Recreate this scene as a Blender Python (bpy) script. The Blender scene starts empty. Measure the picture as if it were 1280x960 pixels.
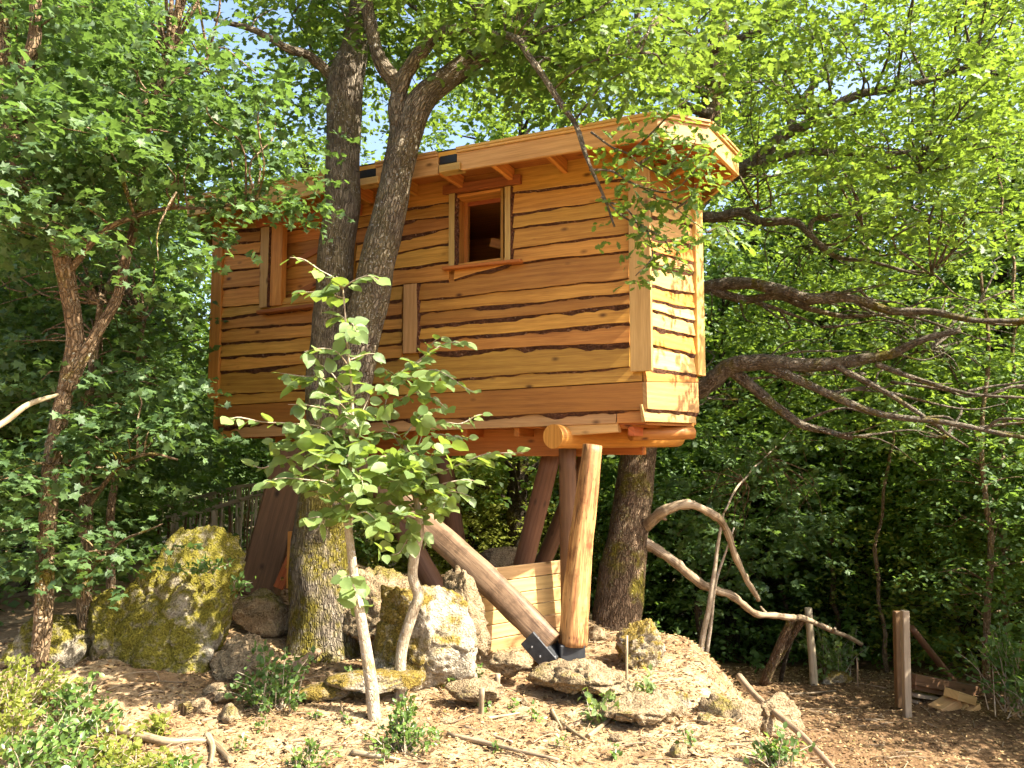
import bpy, bmesh, math, random
import numpy as np
from mathutils import Vector, Matrix, noise as mnoise

# ------------------------------------------------------------------ camera, sky, sun, exposure
random.seed(7); rng = np.random.default_rng(7)
scn = bpy.context.scene
col = scn.collection
F = 961.0; PITCH = math.atan(80 / 961.0); CZ = 2.05
cam_d = bpy.data.cameras.new('camera'); cam = bpy.data.objects.new('camera', cam_d); col.objects.link(cam)
cam_d.sensor_width = 36; cam_d.lens = 36 * F / 1280; cam_d.clip_start = .05; cam_d.clip_end = 2000
cam.location = (0, 0, CZ); cam.rotation_euler = (math.pi / 2 + PITCH, 0, 0)
scn.camera = cam

SUN_AZ = math.radians(111); SUN_EL = math.radians(47)        # compass angle from +Y towards +X
world = bpy.data.worlds.new('World'); scn.world = world; world.use_nodes = True
wn = world.node_tree.nodes; wl = world.node_tree.links
sky = wn.new('ShaderNodeTexSky'); sky.sky_type = 'NISHITA'; sky.sun_disc = False
sky.sun_elevation = SUN_EL; sky.sun_rotation = SUN_AZ; sky.air_density = 1.0; sky.dust_density = 4.0; sky.ozone_density = 1.0
bg = wn['Background']; bg.inputs['Strength'].default_value = 0.118
wl.new(sky.outputs['Color'], bg.inputs['Color'])
sd = bpy.data.lights.new('sun', 'SUN'); sd.energy = 5.0; sd.angle = math.radians(0.5); sd.color = (1, .93, .80)
sun = bpy.data.objects.new('sun', sd); col.objects.link(sun); sun.location = (10, -4, 14)
sdir = Vector((math.sin(SUN_AZ) * math.cos(SUN_EL), math.cos(SUN_AZ) * math.cos(SUN_EL), math.sin(SUN_EL)))
sun.rotation_euler = sdir.to_track_quat('Z', 'Y').to_euler()
vs = scn.view_settings
vs.view_transform = 'Standard'; vs.look = 'None'; vs.gamma = 1.0; vs.use_curve_mapping = False; vs.exposure = 2.0
cy = scn.cycles
cy.max_bounces = 6; cy.diffuse_bounces = 4; cy.glossy_bounces = 2; cy.transmission_bounces = 4; cy.transparent_max_bounces = 4
cy.use_denoising = True; cy.use_adaptive_sampling = True; cy.adaptive_threshold = 0.02
cy.sample_clamp_indirect = 6.0; cy.caustics_reflective = False; cy.caustics_refractive = False

# ------------------------------------------------------------------ pixel geometry (1280 x 960 reference frame)
cp, sp = math.cos(PITCH), math.sin(PITCH)
def ray(px, py):
    x = (px - 640) / F; v = (480 - py) / F
    return Vector((x, cp - sp * v, sp + cp * v))
CAM = Vector((0, 0, CZ))
def at(px, py, Y):
    d = ray(px, py); return CAM + d * (Y / d.y)
def on_plane(px, py, p0, n):
    d = ray(px, py); return CAM + d * ((p0 - CAM).dot(n) / d.dot(n))
def proj(p):
    d = Vector(p) - CAM; yy = cp * d.y + sp * d.z; return 640 + F * d.x / yy, 480 - F * (-sp * d.y + cp * d.z) / yy
def sst(a, b, x):
    t = min(1, max(0, (x - a) / (b - a))); return t * t * (3 - 2 * t)
def ground_z(x, y, fine=True):
    edge = 2.05 - .10 * max(0, y - 7) + .18 * math.sin(y * 1.7)
    z = -1.25 * sst(edge - .35, edge + 1.0, x) * (1 - sst(60, 140, abs(x)))
    z += -.30 * sst(9, 15, y) * sst(0, 2, x)
    z += -.55 * sst(8.4, 10, y) * sst(.2, 1.6, x) * (1 - sst(1.6, 3.2, x))
    z += -1.6 * sst(11.5, 22, y)
    z += .35 * sst(-1.6, -3.6, x) * sst(5, 7.5, y) * (1 - sst(14, 20, y))
    z += .30 * math.exp(-((x - .3) ** 2 / 1.2 + (y - 9.8) ** 2 / .8))
    r = math.hypot(x, y - 5)
    z += 16 * sst(45, 190, r) + 26 * sst(150, 420, r)
    if fine and r < 40:
        z += .10 * mnoise.noise((x * .55, y * .55, 3.1)) + .045 * mnoise.noise((x * 1.9, y * 1.9, 7.7)) + .026 * mnoise.noise((x * 4.5, y * 4.5, 1.3)) + .012 * mnoise.noise((x * 9, y * 9, 4.3))
    return z
def gp(px, py):
    d = ray(px, py); t = 3.0
    while t < 80:
        p = CAM + d * t
        if p.z <= ground_z(p.x, p.y): return p
        t += .03
    return CAM + d * t

# ------------------------------------------------------------------ object helpers
WL = {}                                   # world location of every object built
def thing(name, label, cat, loc=(0, 0, 0), group=None, kind=None):
    o = bpy.data.objects.new(name, None); col.objects.link(o); o.empty_display_size = .2
    o.location = loc; WL[o] = Vector(loc); tag(o, label, cat, group, kind); return o
def tag(o, label=None, cat=None, group=None, kind=None):
    if label: o['label'] = label
    if cat: o['category'] = cat
    if group: o['group'] = group
    if kind: o['kind'] = kind
    return o
def mesh_np(name, V, Fc, gc=None, mats=(), mi=None, smooth=False):
    """V (n,3), Fc list of faces or (m,k) int array"""
    me = bpy.data.meshes.new(name)
    V = np.asarray(V, dtype=np.float32)
    if isinstance(Fc, np.ndarray):
        m, k = Fc.shape
        me.vertices.add(len(V)); me.vertices.foreach_set('co', V.ravel())
        me.loops.add(m * k); me.loops.foreach_set('vertex_index', Fc.astype(np.int32).ravel())
        me.polygons.add(m); me.polygons.foreach_set('loop_start', np.arange(0, m * k, k, dtype=np.int32))
        me.update(calc_edges=True)
    else:
        me.from_pydata(V.tolist(), [], Fc)
    if gc is not None:
        a = me.attributes.new('gc', 'FLOAT_VECTOR', 'POINT'); a.data.foreach_set('vector', np.asarray(gc, dtype=np.float32).ravel())
    for m_ in mats: me.materials.append(m_)
    if mi is not None: me.polygons.foreach_set('material_index', np.asarray(mi, dtype=np.int32))
    if smooth: me.polygons.foreach_set('use_smooth', np.ones(len(me.polygons), dtype=bool))
    me.update(); return me
def put(name, me, parent=None, loc=(0, 0, 0)):
    o = bpy.data.objects.new(name, me); col.objects.link(o); loc = Vector(loc); WL[o] = loc
    if parent is not None: o.parent = parent; o.location = loc - WL[parent]
    else: o.location = loc
    return o
def build(name, V, Fc, mats, parent=None, gc=None, mi=None, smooth=False):
    V = np.asarray(V, dtype=np.float64); c = np.array([(V[:, 0].min() + V[:, 0].max()) / 2, (V[:, 1].min() + V[:, 1].max()) / 2, V[:, 2].min()])
    if not isinstance(mats, (list, tuple)): mats = [mats]
    me = mesh_np(name, V - c, Fc, gc, mats, mi, smooth)
    if smooth and not isinstance(Fc, np.ndarray):
        for p in me.polygons:
            if p.loop_total > 4: p.use_smooth = False
    return put(name, me, parent, c)

def crom(pts, n):
    """catmull-rom resample of rows (any width)"""
    P = np.asarray(pts, dtype=float)
    if len(P) == 2: return np.array([P[0] + (P[1] - P[0]) * t for t in np.linspace(0, 1, n)])
    P = np.vstack([2 * P[0] - P[1], P, 2 * P[-1] - P[-2]]); out = []; segs = len(P) - 3
    for s in np.linspace(0, segs, n):
        i = min(int(s), segs - 1); t = s - i; a, b, c, d = P[i:i + 4]
        out.append(.5 * (2 * b + (c - a) * t + (2 * a - 5 * b + 4 * c - d) * t * t + (3 * b - a - 3 * c + d) * t ** 3))
    return np.array(out)
def tube(pts, rad, sides=10, n=None, rough=0.0, wob=0.0, seed=0, cap=True, fr=3.0, sq=0, tw=0):
    """swept tube; pts list of 3D, rad list. returns V,F(list),gc"""
    pr = np.hstack([np.asarray([tuple(p) for p in pts], float), np.asarray(rad, float)[:, None]])
    n = n or max(len(pts) * 3, 4); R = crom(pr, n); C = R[:, :3]; r = np.maximum(R[:, 3], .001)
    T = np.gradient(C, axis=0); T /= np.linalg.norm(T, axis=1)[:, None] + 1e-9
    up = np.array([0, 0, 1.]) if abs(T[0][2]) < .9 else np.array([1., 0, 0])
    nrm = np.cross(T[0], up); nrm /= np.linalg.norm(nrm)
    V = []; gc = []; L = 0
    for i in range(n):
        if i: L += np.linalg.norm(C[i] - C[i - 1])
        nrm = nrm - T[i] * nrm.dot(T[i]); nrm /= np.linalg.norm(nrm) + 1e-9; b = np.cross(T[i], nrm)
        c = C[i].copy()
        if wob: c += wob * np.array(mnoise.noise_vector((L * 2.1 + seed, seed * 1.7, 0)))
        for k in range(sides):
            a = 2 * math.pi * k / sides + tw; dv = nrm * math.cos(a) + b * math.sin(a); rr = r[i]
            if sq: rr /= (abs(math.cos(a - tw)) ** sq + abs(math.sin(a - tw)) ** sq) ** (1 / sq) * .96
            if rough:
                q = c + dv * rr
                rr *= 1 + rough * mnoise.noise((q[0] * fr + seed, q[1] * fr, q[2] * fr * .6)) + rough * .5 * mnoise.noise((q[0] * fr * 4, q[1] * fr * 4 + seed, q[2] * fr * 2))
            V.append(c + dv * rr); gc.append((L, abs(((k / sides) * 2) - 1) * 3.1 * r[0], seed))
    Fc = [(i * sides + k, i * sides + (k + 1) % sides, (i + 1) * sides + (k + 1) % sides, (i + 1) * sides + k) for i in range(n - 1) for k in range(sides)]
    if cap: Fc += [tuple(range(sides))[::-1], tuple((n - 1) * sides + k for k in range(sides))]
    return np.array(V), Fc, gc
def limb(name, pts, rad, mat, parent=None, **k):
    V, Fc, gc = tube(pts, rad, **k); return build(name, V, Fc, mat, parent, gc, smooth=True)
def pxl(lst): return [at(*p) for p in lst]

class Frame:
    def __init__(s, O, U, W): s.O = Vector(O); s.U = Vector(U).normalized(); s.W = Vector(W).normalized()
    def p(s, u, w, z): return s.O + s.U * u + s.W * w + Vector((0, 0, z))
    def uz(s, px, py, w=0):
        q = on_plane(px, py, s.O + s.W * w, s.W) - s.O; return q.dot(s.U), q.z
def hexa(name, c8, mat, parent=None, bevel=.004, axis=0):
    """box from 8 corners: index = (u,w,z) bits; grain along axis"""
    bm = bmesh.new(); vs_ = [bm.verts.new(c) for c in c8]
    for f in ((0, 1, 3, 2), (4, 6, 7, 5), (0, 4, 5, 1), (2, 3, 7, 6), (0, 2, 6, 4), (1, 5, 7, 3)): bm.faces.new([vs_[i] for i in f])
    bmesh.ops.recalc_face_normals(bm, faces=bm.faces)
    if bevel: bmesh.ops.bevel(bm, geom=list(bm.edges), offset=bevel, segments=1, affect='EDGES')
    bm.verts.ensure_lookup_table()
    V = np.array([v.co[:] for v in bm.verts]); Fc = [tuple(v.index for v in f.verts) for f in bm.faces]; bm.free()
    c8 = [np.array(c[:]) for c in c8]; sd_ = random.random() * 50
    ax = [c8[4] - c8[0], c8[2] - c8[0], c8[1] - c8[0]]; ax = [a / (np.linalg.norm(a) + 1e-9) for a in ax]
    o1, o2 = [i for i in range(3) if i != axis]; d = V - c8[0]
    gc = np.stack([d @ ax[axis] + sd_, d @ ax[o2] + d @ ax[o1] * .7, np.full(len(V), sd_)], 1)
    return build(name, V, Fc, mat, parent, gc)
def box(name, fr, u0, u1, w0, w1, z0, z1, mat, parent=None, bevel=.004, axis=0):
    return hexa(name, [fr.p(u, w, z) for u in (u0, u1) for w in (w0, w1) for z in (z0, z1)], mat, parent, bevel, axis)
def beam(name, a, b, wd, ht, mat, parent=None, bevel=.006, up=(0, 0, 1)):
    a, b = Vector(a), Vector(b); t = (b - a).normalized(); s = t.cross(Vector(up)).normalized(); n = s.cross(t)
    return hexa(name, [p + s * (sw * wd / 2) + n * (sh * ht / 2) for p in (a, b) for sw in (-1, 1) for sh in (-1, 1)], mat, parent, bevel)

# ------------------------------------------------------------------ materials
def mat(name):
    m = bpy.data.materials.new(name); m.use_nodes = True; nt = m.node_tree; nt.nodes.clear()
    out = nt.nodes.new('ShaderNodeOutputMaterial'); b = nt.nodes.new('ShaderNodeBsdfPrincipled'); nt.links.new(b.outputs[0], out.inputs[0])
    return m, nt, b, out
def N(nt, t, **kw):
    n = nt.nodes.new(t)
    for k, v in kw.items():
        if k in n.inputs: n.inputs[k].default_value = v
        else: setattr(n, k, v)
    return n
def ramp(nt, src, stops):
    r = nt.nodes.new('ShaderNodeValToRGB'); e = r.color_ramp.elements
    while len(e) < len(stops): e.new(.5)
    for i, (p, c) in enumerate(stops): e[i].position = p; e[i].color = (*c, 1) if len(c) == 3 else c
    nt.links.new(src, r.inputs[0]); return r.outputs['Color']
def mixc(nt, fac, a, b, mode='MIX'):
    m = nt.nodes.new('ShaderNodeMix'); m.data_type = 'RGBA'; m.blend_type = mode
    for s, v in ((m.inputs[0], fac), (m.inputs[6], a), (m.inputs[7], b)):
        if isinstance(v, (int, float)): s.default_value = v
        elif isinstance(v, tuple): s.default_value = (*v, 1)
        else: nt.links.new(v, s)
    return m.outputs[2]
def noise_t(nt, vec, scale, detail=4, rough=.55, dist=0):
    n = N(nt, 'ShaderNodeTexNoise'); n.inputs['Scale'].default_value = scale; n.inputs['Detail'].default_value = detail; n.inputs['Roughness'].default_value = rough; n.inputs['Distortion'].default_value = dist
    if vec is not None: nt.links.new(vec, n.inputs['Vector'])
    return n.outputs['Fac']
def gcv(nt, sc=(1, 1, 1)):
    a = N(nt, 'ShaderNodeAttribute', attribute_name='gc'); m = N(nt, 'ShaderNodeMapping'); m.inputs['Scale'].default_value = sc
    nt.links.new(a.outputs['Vector'], m.inputs['Vector']); return m.outputs['Vector']
def bump(nt, b, h, st, dist=.02):
    n = N(nt, 'ShaderNodeBump'); n.inputs['Strength'].default_value = st; n.inputs['Distance'].default_value = dist
    nt.links.new(h, n.inputs['Height']); nt.links.new(n.outputs[0], b.inputs['Normal'])
def pos(nt): return N(nt, 'ShaderNodeNewGeometry').outputs['Position']
def wood(name, c0, c1, c2, knots=True, var=.25, rough=.55, grain=26, con=.2):
    m, nt, b, _ = mat(name)
    g = noise_t(nt, gcv(nt, (1.1, grain, 1)), 1.0, 5, .6, 1.2)
    g2 = noise_t(nt, gcv(nt, (5, grain * 6, 1)), 1.0, 2)
    big = noise_t(nt, gcv(nt, (1.3, 3.5, 1)), 1.0, 3)
    c = ramp(nt, g, [(.5 - con, c0), (.5, c1), (.52 + con, c2)])
    c = mixc(nt, .35, c, ramp(nt, big, [(.35, tuple(x * .72 for x in c1)), (.7, tuple(min(1, x * 1.2) for x in c2))]))
    c = mixc(nt, .32, c, ramp(nt, g2, [(.3, tuple(x * .6 for x in c0)), (.7, c2)]))
    rg = N(nt, 'ShaderNodeTexWave', wave_type='BANDS', bands_direction='Y'); rg.inputs['Scale'].default_value = 1.0; rg.inputs['Distortion'].default_value = 9; rg.inputs['Detail'].default_value = 3; rg.inputs['Detail Scale'].default_value = .6; nt.links.new(gcv(nt, (.8, 5, 1)), rg.inputs['Vector']); c = mixc(nt, .13, c, ramp(nt, rg.outputs['Fac'], [(.25, tuple(x * .7 for x in c0)), (.7, c2)]))
    if knots:
        v = N(nt, 'ShaderNodeTexVoronoi'); v.inputs['Scale'].default_value = 1.0; nt.links.new(gcv(nt, (2.6, 5.5, 1)), v.inputs['Vector'])
        k = ramp(nt, v.outputs['Distance'], [(.05, (1, 1, 1)), (.10, (.5, .5, .5)), (.16, (0, 0, 0))])
        c = mixc(nt, k, c, tuple(x * .38 for x in c0))
    if con < .2:
        ckn = noise_t(nt, gcv(nt, (.9, grain * 2.2, 1)), 1.0, 3, .5, .6); c = mixc(nt, ramp(nt, ckn, [(.47, (0, 0, 0)), (.49, (.85, .85, .85)), (.505, (0, 0, 0))]), c, tuple(x * .3 for x in c0))
        pn_ = noise_t(nt, pos(nt), 5, 5, .65); c = mixc(nt, ramp(nt, pn_, [(.5, (0, 0, 0)), (.66, (.7, .7, .7))]), c, tuple(x * .8 for x in c0))
    oi = N(nt, 'ShaderNodeObjectInfo'); hs = N(nt, 'ShaderNodeHueSaturation')
    mr = N(nt, 'ShaderNodeMapRange'); nt.links.new(oi.outputs['Random'], mr.inputs[0]); mr.inputs[3].default_value = 1 - var; mr.inputs[4].default_value = 1 + var
    mh = N(nt, 'ShaderNodeMapRange'); ml = N(nt, 'ShaderNodeMath', operation='MULTIPLY'); ml.inputs[1].default_value = 7.31
    fr_ = N(nt, 'ShaderNodeMath', operation='FRACT'); nt.links.new(oi.outputs['Random'], ml.inputs[0]); nt.links.new(ml.outputs[0], fr_.inputs[0]); nt.links.new(fr_.outputs[0], mh.inputs[0])
    mh.inputs[3].default_value = .484; mh.inputs[4].default_value = .512
    nt.links.new(mh.outputs[0], hs.inputs['Hue'])
    nt.links.new(mr.outputs[0], hs.inputs['Value']); nt.links.new(c, hs.inputs['Color']); nt.links.new(hs.outputs[0], b.inputs['Base Color'])
    b.inputs['Roughness'].default_value = rough; b.inputs['Specular IOR Level'].default_value = .3
    bump(nt, b, g, .25, .006); return m
WOOD = wood('larch_wood', (.30, .104, .015), (.49, .208, .032), (.67, .345, .070), var=.3)
WOOD_PALE = wood('pale_larch', (.42, .225, .06), (.55, .325, .10), (.66, .43, .16))
WOOD_RED = wood('red_larch', (.26, .075, .015), (.38, .125, .025), (.48, .18, .04))
BOARD = wood('pine_board', (.44, .27, .09), (.56, .37, .14), (.66, .46, .20), var=.15)
GREYWOOD = wood('weathered_wood', (.20, .15, .095), (.33, .255, .165), (.46, .37, .25), var=.25)
RAILWOOD = wood('bare_pole_wood', (.36, .28, .18), (.50, .41, .28), (.62, .53, .38), var=.2)
DARKLOG = wood('brown_log', (.085, .045, .022), (.15, .08, .038), (.23, .125, .06), var=.2)
POSTLOG = wood('peeled_log', (.12, .042, .012), (.36, .17, .045), (.72, .47, .16), knots=False, grain=9, var=.05, con=.07)
BRACELOG = wood('brown_peeled_log', (.085, .05, .025), (.20, .125, .065), (.36, .25, .14), knots=False, grain=16, var=.05, con=.10)
DEADWOOD = wood('dead_wood', (.10, .06, .03), (.24, .16, .085), (.46, .36, .23), knots=False, var=.2, con=.1)

def bark(name, c0, c1, c2, moss=.5, sc=1.0, mossz=None, ckm=.5, bst=1.0, mosscol=(.16, .13, .018)):
    m, nt, b, _ = mat(name)
    v = gcv(nt, (5 * sc, 16 * sc, 1)); n1 = noise_t(nt, v, 1.0, 6, .65, .8)
    P = pos(nt); n2 = noise_t(nt, P, 9, 5, .65); n3 = noise_t(nt, P, 2.3, 4, .6); n4 = noise_t(nt, P, 38, 3, .6)
    c = ramp(nt, n1, [(.32, c0), (.5, c1), (.68, c2)])
    c = mixc(nt, .4, c, ramp(nt, n2, [(.35, c0), (.65, c2)]))
    vc = N(nt, 'ShaderNodeTexVoronoi', feature='DISTANCE_TO_EDGE'); vc.inputs['Scale'].default_value = 1.0
    wv = N(nt, 'ShaderNodeVectorMath', operation='MULTIPLY_ADD'); nz_ = N(nt, 'ShaderNodeTexNoise'); nz_.inputs['Scale'].default_value = 14; nt.links.new(P, nz_.inputs['Vector']); nt.links.new(nz_.outputs['Color'], wv.inputs[0]); wv.inputs[1].default_value = (1.9, 1.9, 0); nt.links.new(gcv(nt, (11 * sc, 34 * sc, 1)), wv.inputs[2]); nt.links.new(wv.outputs[0], vc.inputs['Vector'])
    ck = ramp(nt, vc.outputs['Distance'], [(.0, (0, 0, 0)), (.22, (1, 1, 1))]); c = mixc(nt, ck, mixc(nt, ckm, c, tuple(x * .45 for x in c0)), c)
    lich = ramp(nt, n4, [(.60, (0, 0, 0)), (.66, (1, 1, 1))]); lich2 = mixc(nt, 1.0, lich, ramp(nt, n3, [(.45, (0, 0, 0)), (.6, (1, 1, 1))]), 'MULTIPLY')
    c = mixc(nt, lich2, c, tuple(min(.5, x * 1.9 + .05) for x in c2))
    if moss > 0:
        mm = ramp(nt, n3, [(.62 - moss * .3, (0, 0, 0)), (.74 - moss * .3, (1, 1, 1))])
        mm = mixc(nt, 1.0, mm, ramp(nt, n2, [(.36, (0, 0, 0)), (.50, (1, 1, 1))]), 'MULTIPLY')
        if mossz:
            s = N(nt, 'ShaderNodeSeparateXYZ'); nt.links.new(P, s.inputs[0]); mr = N(nt, 'ShaderNodeMapRange'); nt.links.new(s.outputs[2], mr.inputs[0])
            mr.inputs[1].default_value = mossz[1]; mr.inputs[2].default_value = mossz[0]; mr.inputs[3].default_value = .25; mr.inputs[4].default_value = 1
            mm = mixc(nt, 1.0, mm, mr.outputs[0], 'MULTIPLY')
        c = mixc(nt, mm, c, ramp(nt, n4, [(.3, tuple(x * .5 for x in mosscol)), (.7, tuple(x * 1.5 for x in mosscol))]))
    nt.links.new(c, b.inputs['Base Color']); b.inputs['Roughness'].default_value = .9; b.inputs['Specular IOR Level'].default_value = .15
    h = mixc(nt, .5, mixc(nt, .45, n1, n4), ck); bump(nt, b, h, bst, .05); return m
BARK_OAK = bark('oak_bark', (.09, .068, .045), (.21, .165, .115), (.38, .32, .235), .62, mossz=(1.2, 3.2))
BARK_OAK2 = bark('brown_oak_bark', (.07, .042, .022), (.18, .115, .065), (.33, .23, .14), .4)
BARK_LIMB = bark('lichen_bark', (.07, .052, .034), (.20, .155, .10), (.42, .37, .28), .3, sc=1.6)
BARK_MAPLE = bark('maple_bark', (.13, .08, .04), (.26, .17, .09), (.40, .29, .18), .2)
BARK_SAP = bark('sapling_bark', (.18, .12, .07), (.36, .28, .18), (.56, .49, .37), .15, sc=2, ckm=.12, bst=.4)
BARK_DARK = bark('dark_bark', (.03, .022, .014), (.06, .045, .028), (.11, .085, .055), .2)
BARK_EDGE = bark('larch_bark', (.065, .026, .014), (.15, .062, .032), (.28, .13, .07), 0, sc=2.2, ckm=.25)

def leafmat(name, ca, cb, trans, tr=.45, rough=.42, spec=.35):
    m, nt, b, out = mat(name)
    a = N(nt, 'ShaderNodeAttribute', attribute_name='gc'); s = N(nt, 'ShaderNodeSeparateXYZ'); nt.links.new(a.outputs['Vector'], s.inputs[0])
    c = ramp(nt, s.outputs[2], [(0, ca), (.8, cb), (1, tuple(x * 1.35 for x in cb))])
    nt.links.new(c, b.inputs['Base Color']); b.inputs['Roughness'].default_value = rough; b.inputs['Specular IOR Level'].default_value = spec
    t = N(nt, 'ShaderNodeBsdfTranslucent'); nt.links.new(mixc(nt, .5, mixc(nt, 1.0, c, trans, 'ADD'), trans), t.inputs['Color'])
    mx = N(nt, 'ShaderNodeMixShader'); mx.inputs[0].default_value = tr; nt.links.new(b.outputs[0], mx.inputs[1]); nt.links.new(t.outputs[0], mx.inputs[2]); nt.links.new(mx.outputs[0], out.inputs[0])
    return m
LEAF_HAZEL = leafmat('hazel_leaf', (.09, .145, .045), (.16, .22, .07), (.28, .38, .03), .38, .5, .4)
LEAF_OAK = leafmat('oak_leaf', (.045, .095, .018), (.09, .15, .03), (.20, .28, .025), .4, .55, .45)
LEAF_OAKY = leafmat('sunny_oak_leaf', (.05, .105, .016), (.10, .165, .028), (.22, .31, .025), .42, .55, .45)
LEAF_MAPLE = leafmat('maple_leaf', (.045, .09, .03), (.085, .145, .045), (.15, .25, .03), .38, .55, .5)
LEAF_DARK = leafmat('understory_leaf', (.045, .095, .024), (.09, .155, .04), (.18, .28, .03), .45, .55, .4)
LEAF_BG = leafmat('forest_leaf', (.045, .095, .018), (.09, .15, .03), (.23, .32, .025), .48, .55, .35)
LEAF_YEL = leafmat('pale_shrub_leaf', (.12, .15, .025), (.22, .24, .045), (.32, .36, .04), .45, .6, .2)
LEAF_BOX = leafmat('box_leaf', (.05, .10, .02), (.11, .18, .035), (.20, .28, .03), .25, .35, .5)
LEAF_ROT = leafmat('rotted_leaf', (.05, .028, .014), (.14, .08, .038), (.08, .045, .02), .05, .8, .15)
LEAF_DRY = leafmat('dry_leaf', (.20, .11, .045), (.42, .29, .14), (.25, .15, .05), .1, .7, .2)

def rockmat(name, c0, c1, c2, moss=.45, mc=(.15, .125, .016)):
    m, nt, b, _ = mat(name); P = pos(nt)
    n1 = noise_t(nt, P, 4, 6, .65); n2 = noise_t(nt, P, 14, 5, .65); n3 = noise_t(nt, P, 2.1, 5, .62); n4 = noise_t(nt, P, 60, 3)
    c = ramp(nt, n1, [(.32, c0), (.5, c1), (.66, c2)]); c = mixc(nt, .5, c, ramp(nt, n2, [(.36, tuple(x * .6 for x in c0)), (.62, c2)])); c = mixc(nt, .35, c, ramp(nt, n4, [(.38, tuple(x * .5 for x in c0)), (.6, c2)]))
    ge = N(nt, 'ShaderNodeNewGeometry'); s = N(nt, 'ShaderNodeSeparateXYZ'); nt.links.new(ge.outputs['Normal'], s.inputs[0])
    ad = N(nt, 'ShaderNodeMath', operation='MULTIPLY_ADD'); nt.links.new(s.outputs[2], ad.inputs[0]); ad.inputs[1].default_value = .08; nt.links.new(n3, ad.inputs[2])
    mm = ramp(nt, ad.outputs[0], [(.74 - moss * .5, (0, 0, 0)), (.82 - moss * .5, (1, 1, 1))])
    mm = mixc(nt, 1.0, mm, ramp(nt, n2, [(.30, (.1, .1, .1)), (.48, (1, 1, 1))]), 'MULTIPLY')
    c = mixc(nt, mm, c, ramp(nt, n4, [(.3, tuple(x * .45 for x in mc)), (.72, tuple(x * 1.7 for x in mc))]))
    nt.links.new(c, b.inputs['Base Color']); b.inputs['Roughness'].default_value = .92; b.inputs['Specular IOR Level'].default_value = .15
    bump(nt, b, mixc(nt, .4, n2, n4), 1.0, .07); return m
ROCK_MOSS = rockmat('mossy_limestone', (.10, .085, .055), (.22, .18, .12), (.46, .40, .30), .66, (.135, .115, .016))
ROCK_WHITE = rockmat('white_limestone', (.18, .135, .08), (.34, .275, .185), (.50, .44, .335), .54, (.17, .12, .025))
ROCK_EARTH = rockmat('earthy_rock', (.10, .065, .032), (.23, .155, .085), (.42, .32, .19), .26, (.15, .12, .03))

def groundmat():
    m, nt, b, _ = mat('forest_soil'); P = pos(nt)
    n1 = noise_t(nt, P, 1.1, 5, .6); n2 = noise_t(nt, P, 7, 6, .7); n3 = noise_t(nt, P, 45, 4, .65); n0 = noise_t(nt, P, .35, 3)
    c = ramp(nt, n2, [(.30, (.13, .085, .045)), (.46, (.30, .21, .12)), (.62, (.50, .39, .25))])
    c = mixc(nt, .45, c, ramp(nt, n3, [(.34, (.12, .07, .035)), (.52, (.34, .24, .13)), (.68, (.56, .45, .28))]))
    c = mixc(nt, ramp(nt, n1, [(.42, (0, 0, 0)), (.62, (.8, .8, .8))]), c, mixc(nt, n3, (.16, .085, .04), (.29, .175, .085)))
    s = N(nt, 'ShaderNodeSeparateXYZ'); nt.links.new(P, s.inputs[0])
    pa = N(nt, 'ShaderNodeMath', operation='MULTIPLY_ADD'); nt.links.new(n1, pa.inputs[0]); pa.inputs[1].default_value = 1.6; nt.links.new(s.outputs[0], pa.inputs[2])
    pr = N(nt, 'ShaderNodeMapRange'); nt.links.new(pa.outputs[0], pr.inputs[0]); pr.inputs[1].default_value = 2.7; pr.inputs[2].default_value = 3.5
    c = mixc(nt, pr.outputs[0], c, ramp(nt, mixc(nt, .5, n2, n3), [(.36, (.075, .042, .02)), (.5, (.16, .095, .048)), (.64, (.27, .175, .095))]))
    dk = noise_t(nt, P, 2.6, 6, .7); c = mixc(nt, ramp(nt, dk, [(.53, (0, 0, 0)), (.63, (.75, .75, .75))]), c, (.12, .072, .034))
    far = N(nt, 'ShaderNodeMapRange'); nt.links.new(s.outputs[1], far.inputs[0]); far.inputs[1].default_value = 25; far.inputs[2].default_value = 60
    c = mixc(nt, far.outputs[0], c, mixc(nt, n0, (.04, .07, .02), (.09, .13, .035)))
    nt.links.new(c, b.inputs['Base Color']); b.inputs['Roughness'].default_value = .95; b.inputs['Specular IOR Level'].default_value = .1
    bump(nt, b, mixc(nt, .5, n2, n3), .8, .04); return m
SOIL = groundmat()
def plain(name, c, rough=.6, metal=0, sc=20, var=.3):
    m, nt, b, _ = mat(name); n = noise_t(nt, pos(nt), sc, 4)
    nt.links.new(ramp(nt, n, [(.3, tuple(x * (1 - var) for x in c)), (.7, tuple(x * (1 + var) for x in c))]), b.inputs['Base Color'])
    b.inputs['Roughness'].default_value = rough; b.inputs['Metallic'].default_value = metal; return m
STEEL = plain('dark_steel', (.045, .047, .05), .5, .4)
BOLT = plain('galvanised_bolt', (.45, .45, .45), .4, .8)
MEMBRANE = plain('black_membrane', (.012, .012, .013), .45)
GLASSY = plain('interior_dark', (.10, .055, .025), .7)

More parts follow.
